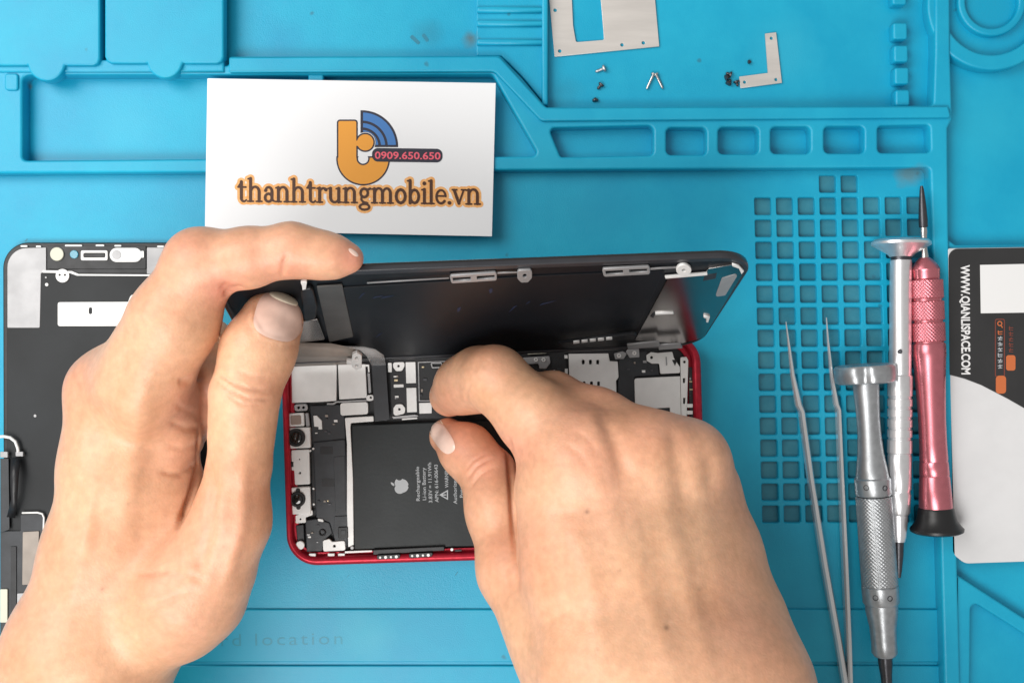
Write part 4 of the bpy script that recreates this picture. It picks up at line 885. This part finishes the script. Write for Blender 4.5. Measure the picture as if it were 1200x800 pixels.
def build_hand(name, label, lo, hi, limbs, marks, flush, px, py, moles=(), h=0.6):
    fl = Flesh(lo, hi, h)
    for a in limbs: fl.limb(*a[:2], *(a[2:]))
    V, F = fl.mesh(); V = relax(V, F, 4); V = sculpt(V, F, marks); 
    X, Y = project(V); col = np.zeros((len(V), 4), np.float32); col[:, 3] = 1
    for (x, y, r, s) in flush: col[:, 0] = np.maximum(col[:, 0], s*np.exp(-(((X-x)**2+(Y-y)**2)/(r*r))))
    for (x, y, r, s) in moles: col[:, 1] = np.maximum(col[:, 1], s*np.exp(-(((X-x)**2+(Y-y)**2)/(r*r))))
    me = bpy.data.meshes.new(name); me.from_pydata((V*MM).tolist(), [], F.tolist()); me.update()
    ca = me.color_attributes.new('flush', 'FLOAT_COLOR', 'POINT'); ca.data.foreach_set('color', col.ravel())
    smooth(me)
    x, y = U(px, py, 60); base = Vector((x, y, 0))*MM
    me.transform(Matrix.Translation(-base)); me.materials.append(SKIN)
    o = bpy.data.objects.new(name, me); COL.objects.link(o); o.location = base
    tag(o, label, 'hand')
    bvh = BVHTree.FromPolygons(V.tolist(), F.tolist())
    return o, bvh
def nail(hand, bvh, c, ax, hl, hw, m, lift=0.35, sq=2.6, n=44, shift=None, name='nail'):
    """fingernail laid on the skin: centre, direction (px), half length and half width (px), superellipse outline"""
    ax = Vector(ax).normalized(); sd = Vector((-ax.y, ax.x)); V = []; F = []; rows = 24
    hit0 = None
    for j in range(rows+1):
        for i in range(n):
            a = 2*math.pi*i/n*1.0; rr = j/rows
            ca, sa = math.cos(a), math.sin(a)
            k = (abs(ca)**sq+abs(sa)**sq)**(-1/sq)
            p = Vector(c)+ax*(ca*k*rr*hl)+sd*(sa*k*rr*hw)
            d = Vector(((p.x-600)*K, (400-p.y)*K, -H)).normalized()
            loc, nor, idx, dist = bvh.ray_cast(EYE, d)
            if loc is None: loc = hit0[0] if hit0 else Vector((0, 0, 0)); nor = hit0[1] if hit0 else Vector((0, 0, 1))
            else: hit0 = (loc, nor)
            lf = lift*(1-rr**6)+0.13*rr**6
            V.append(loc+nor*lf)
    for j in range(rows):
        for i in range(n): F.append((j*n+i, j*n+(i+1) % n, (j+1)*n+(i+1) % n, (j+1)*n+i))
    me = bpy.data.meshes.new(name); me.from_pydata([tuple(v*MM) for v in V], [], F); me.update()
    bm = bmesh.new(); bm.from_mesh(me); bmesh.ops.remove_doubles(bm, verts=bm.verts, dist=1e-6); 
    for _ in range(2): bmesh.ops.smooth_vert(bm, verts=[v for v in bm.verts if not v.is_boundary], factor=0.5, use_axis_x=True, use_axis_y=True, use_axis_z=True)
    bmesh.ops.recalc_face_normals(bm, faces=bm.faces); bm.to_mesh(me); bm.free()
    if sum(p.normal.z for p in me.polygons) < 0: me.flip_normals()
    return link(name, smooth(me), m, hand)

# left hand (of the photograph): index hooked over the screen's upper edge, thumb pressed on its inner face
L_limbs = [
    ([(150, 470, 58, 58), (142, 560, 58, 61), (130, 650, 58, 72), (104, 770, 58, 92), (74, 900, 56, 104), (10, 1060, 58, 118), (-60, 1240, 62, 130)], 10, 8),
    ([(205, 600, 56, 45), (190, 700, 56, 60)], 14, 8),
    ([(125, 458, 58, 33), (118, 540, 54, 35)], 10, 6), ([(124, 455, 60, 31), (178, 406, 70, 36)], 10, 6),                                     # middle knuckle
    ([(196, 470, 62, 36), (206, 510, 60, 26), (196, 560, 58, 30)], 7, 4),                  # folded flesh beside the thumb
    ([(166, 452, 74, 52), (203, 377, 80, 50), (235, 311, 84, 41.5)], 9, 4),                # index, proximal
    ([(235, 310, 84, 40), (290, 302, 87, 33), (341, 293, 88, 29.5)], 4, 4),
    ([(341, 293, 88, 29.5), (374, 298.5, 88, 24.5), (396, 301.5, 88, 18.5), (412, 303, 88, 12.5)], 4, 5),
    ([(150, 440, 54, 32), (246, 400, 46, 24), (250, 446, 52, 21), (240, 486, 52, 18), (222, 508, 48, 20)], 3, 4),   # middle, curled under
    ([(104, 500, 40, 28), (180, 470, 26, 27), (212, 515, 24, 24), (185, 540, 26, 19)], 4, 3),   # ring
    ([(102, 550, 30, 24), (165, 530, 17, 22), (190, 560, 16, 20), (168, 580, 18, 16)], 4, 3),   # little
    ([(205, 715, 66, 62), (225, 690, 68, 62), (247, 660, 71, 47), (270, 612, 74, 42), (280, 545, 76, 37.5)], 6, 6), ([(280, 545, 76, 37.5), (287, 462, 78, 41)], 1.2, 6),  # thumb
    ([(287, 462, 78, 41), (303, 410, 76, 41), (318, 378, 72, 37)], 0.9, 4),
]
L_marks = [
    ([(256, 437), (270, 447), (290, 455), (312, 456)], 2.4, -0.55), ([(254, 445), (270, 458), (292, 467), (316, 468)], 2.2, -0.6), ([(262, 461), (284, 474), (308, 474)], 2.0, -0.4), ([(272, 432), (295, 441), (318, 442)], 2.2, -0.3),
    ([(297, 350), (295, 374), (306, 394), (330, 401), (350, 396), (359, 376)], 3.2, 0.4), ([(336, 298), (332, 310), (330, 324)], 2.6, -0.55), ([(258, 334), (272, 341), (286, 339)], 5, -1.0), ([(262, 342), (278, 350)], 4, -0.8),
    ([(208, 448), (222, 447), (240, 438)], 4.5, -0.8), ([(206, 474), (222, 482), (238, 488)], 4, -0.35), ([(198, 494), (218, 502), (240, 500)], 4.5, -0.5), ([(188, 553), (212, 555), (234, 542)], 3.6, -0.7), ([(196, 522), (216, 526), (238, 518)], 4, -0.4),
    ([(236, 500), (234, 545), (224, 580), (208, 616)], 3.0, -2.2), ([(240, 520), (250, 560), (252, 590)], 5, -0.5),
    ([(152, 388), (140, 430), (120, 480), (112, 520)], 12, -1.0), ([(170, 440), (160, 520), (140, 640)], 16, 1.0), ([(286, 545), (282, 620), (262, 690)], 9, 0.8), ([(250, 560), (246, 620), (230, 680)], 8, -0.7),
    ([(160, 672), (200, 668), (240, 680)], 5, -0.4), ([(126, 720), (170, 712), (226, 690)], 4, -0.35), ([(110, 560), (100, 640), (78, 720)], 9, 0.5)]
L_flush = [(415, 302, 22, 0.55), (330, 322, 30, 0.35), (262, 340, 24, 0.55), (226, 470, 34, 0.16), (224, 540, 30, 0.14), (300, 460, 34, 0.25), (330, 372, 34, 0.35), (215, 290, 30, 0.25), (90, 440, 30, 0.25), (285, 590, 60, 0.18)]
lh, lb_ = build_hand('hand', 'bare left hand pinching the upright screen between thumb and hooked index finger', (-200, -262, 2), (-30, 60, 118), L_limbs, L_marks, L_flush, 130, 640, ((150, 590, 2, .3), (120, 690, 2.2, .35), (262, 640, 2, .25)))
nail(lh, lb_, (327.5, 371), (0.30, -0.954), 27.5, 29, NAIL, 0.42, 2.9)
nail(lh, lb_, (336, 351), (0.34, -0.94), 6, 22, NAILTIP, 0.62, 2.6, name='nail_edge')
nail(lh, lb_, (414, 296), (0.78, 0.62), 7, 2.6, NAIL, 0.2, 2.2)

# right hand: thumb and index pinch a connector, the other fingers curl under
R_limbs = [
    ([(660, 575, 58, 58), (676, 660, 64, 62), (702, 790, 78, 66), (740, 920, 86, 84), (830, 1240, 84, 96)], 14, 8),
    ([(728, 555, 60, 54), (738, 660, 68, 58), (760, 790, 80, 64), (790, 920, 86, 84), (890, 1240, 84, 98)], 16, 8),
    ([(785, 560, 56, 46), (800, 660, 62, 54), (828, 790, 76, 66), (850, 920, 86, 84), (950, 1240, 84, 98)], 16, 8),
    ([(826, 572, 48, 38), (842, 650, 52, 44), (864, 730, 60, 52), (884, 800, 70, 62), (910, 920, 80, 80), (1000, 1240, 80, 96)], 16, 8),
    ([(676, 542, 64, 44), (700, 520, 66, 36)], 8, 6), ([(758, 528, 64, 40), (770, 545, 64, 34)], 9, 6), ([(808, 534, 58, 40)], 9, 6),
    ([(762, 530, 60, 45), (700, 497, 50, 39), (648, 470, 38, 34)], 6, 5),                    # middle, proximal
    ([(648, 470, 38, 33), (612, 474, 24, 28), (592, 472, 14, 21)], 3, 4),
    ([(806, 540, 54, 40), (760, 545, 36, 36), (700, 540, 26, 30)], 6, 5), ([(700, 540, 26, 29), (665, 560, 20, 26), (655, 590, 16, 21)], 3, 4),   # ring
    ([(826, 580, 46, 34), (780, 590, 28, 32), (722, 590, 20, 27)], 6, 5), ([(722, 590, 20, 27), (690, 610, 16, 23), (684, 630, 14, 19)], 3, 4),   # little
    ([(682, 540, 64, 50), (630, 492, 54, 42), (580, 444, 44, 38)], 7, 5),                    # index, proximal
    ([(580, 444, 44, 37.5), (562, 444.5, 35, 34.5), (543, 451, 27, 29.5), (527, 464, 18.5, 24)], 3, 6),
    ([(672, 776, 66, 66), (606, 668, 46, 44), (585, 600, 36, 36), (572, 556, 30, 34)], 5, 5),   # thumb
    ([(572, 556, 30, 34), (547, 528, 24, 30), (524.5, 511, 17, 21.5)], 0.8, 4),
]
R_marks = [
    ([(548, 560), (558, 546), (576, 536)], 2.2, -0.5), ([(552, 570), (562, 556), (580, 546)], 2.2, -0.45), ([(544, 552), (554, 540), (570, 530)], 2.0, -0.3),
    ([(596, 515), (599, 560), (602, 620), (606, 690)], 3.2, -1.5), ([(588, 524), (594, 528), (600, 528)], 2, -0.6),
    ([(548, 474), (546, 460), (552, 448)], 2.2, -0.3), ([(566, 432), (574, 420)], 3, -0.25), ([(556, 436), (562, 420)], 3, -0.2),
    ([(690, 535), (716, 600), (760, 700), (790, 800)], 15, 0.5), ([(764, 520), (780, 600), (808, 700), (836, 800)], 13, 0.45), ([(812, 530), (828, 620), (850, 720)], 12, 0.3),
    ([(704, 476), (722, 520), (734, 566)], 11, -1.3), ([(788, 496), (796, 545), (802, 590)], 11, -0.8), ([(832, 535), (834, 575)], 9, -0.5), ([(735, 560), (770, 660), (806, 760)], 16, -0.15),
    ([(660, 600), (690, 680), (700, 760)], 16, 0.7), ([(634, 560), (640, 640)], 14, 0.5),
    ([(640, 730), (664, 716)], 5, -0.2), ([(736, 590), (752, 640), (748, 690), (776, 750)], 7, 0.16), ([(676, 505), (690, 515), (700, 530)], 4, -0.2), ([(664, 520), (680, 532), (690, 548)], 4, -0.18)]
R_flush = [(518, 476, 30, 0.4), (530, 510, 34, 0.55), (575, 415, 30, 0.25), (566, 540, 34, 0.3), (600, 525, 30, 0.4), (760, 500, 40, 0.25), (800, 500, 36, 0.22), (590, 640, 50, 0.25), (690, 520, 36, 0.15), (690, 470, 50, 0.25)]
rh, rb_ = build_hand('hand', 'bare right hand reaching into the red phone with thumb and index finger pinched', (-40, -262, 4), (150, 20, 126), R_limbs, R_marks, R_flush, 760, 700, ((688, 599, 2.6, .6), (781, 735, 3, .55), (726, 668, 2, .3), (700, 760, 2, .25), (820, 690, 2, .3)))
nail(rh, rb_, (516.5, 510), (-0.55, -0.84), 24, 10, NAIL, 0.38, 2.8)
nail(rh, rb_, (511.5, 501), (-0.55, -0.84), 17, 9, NAILTIP, 0.26, 2.4, name='nail_edge')
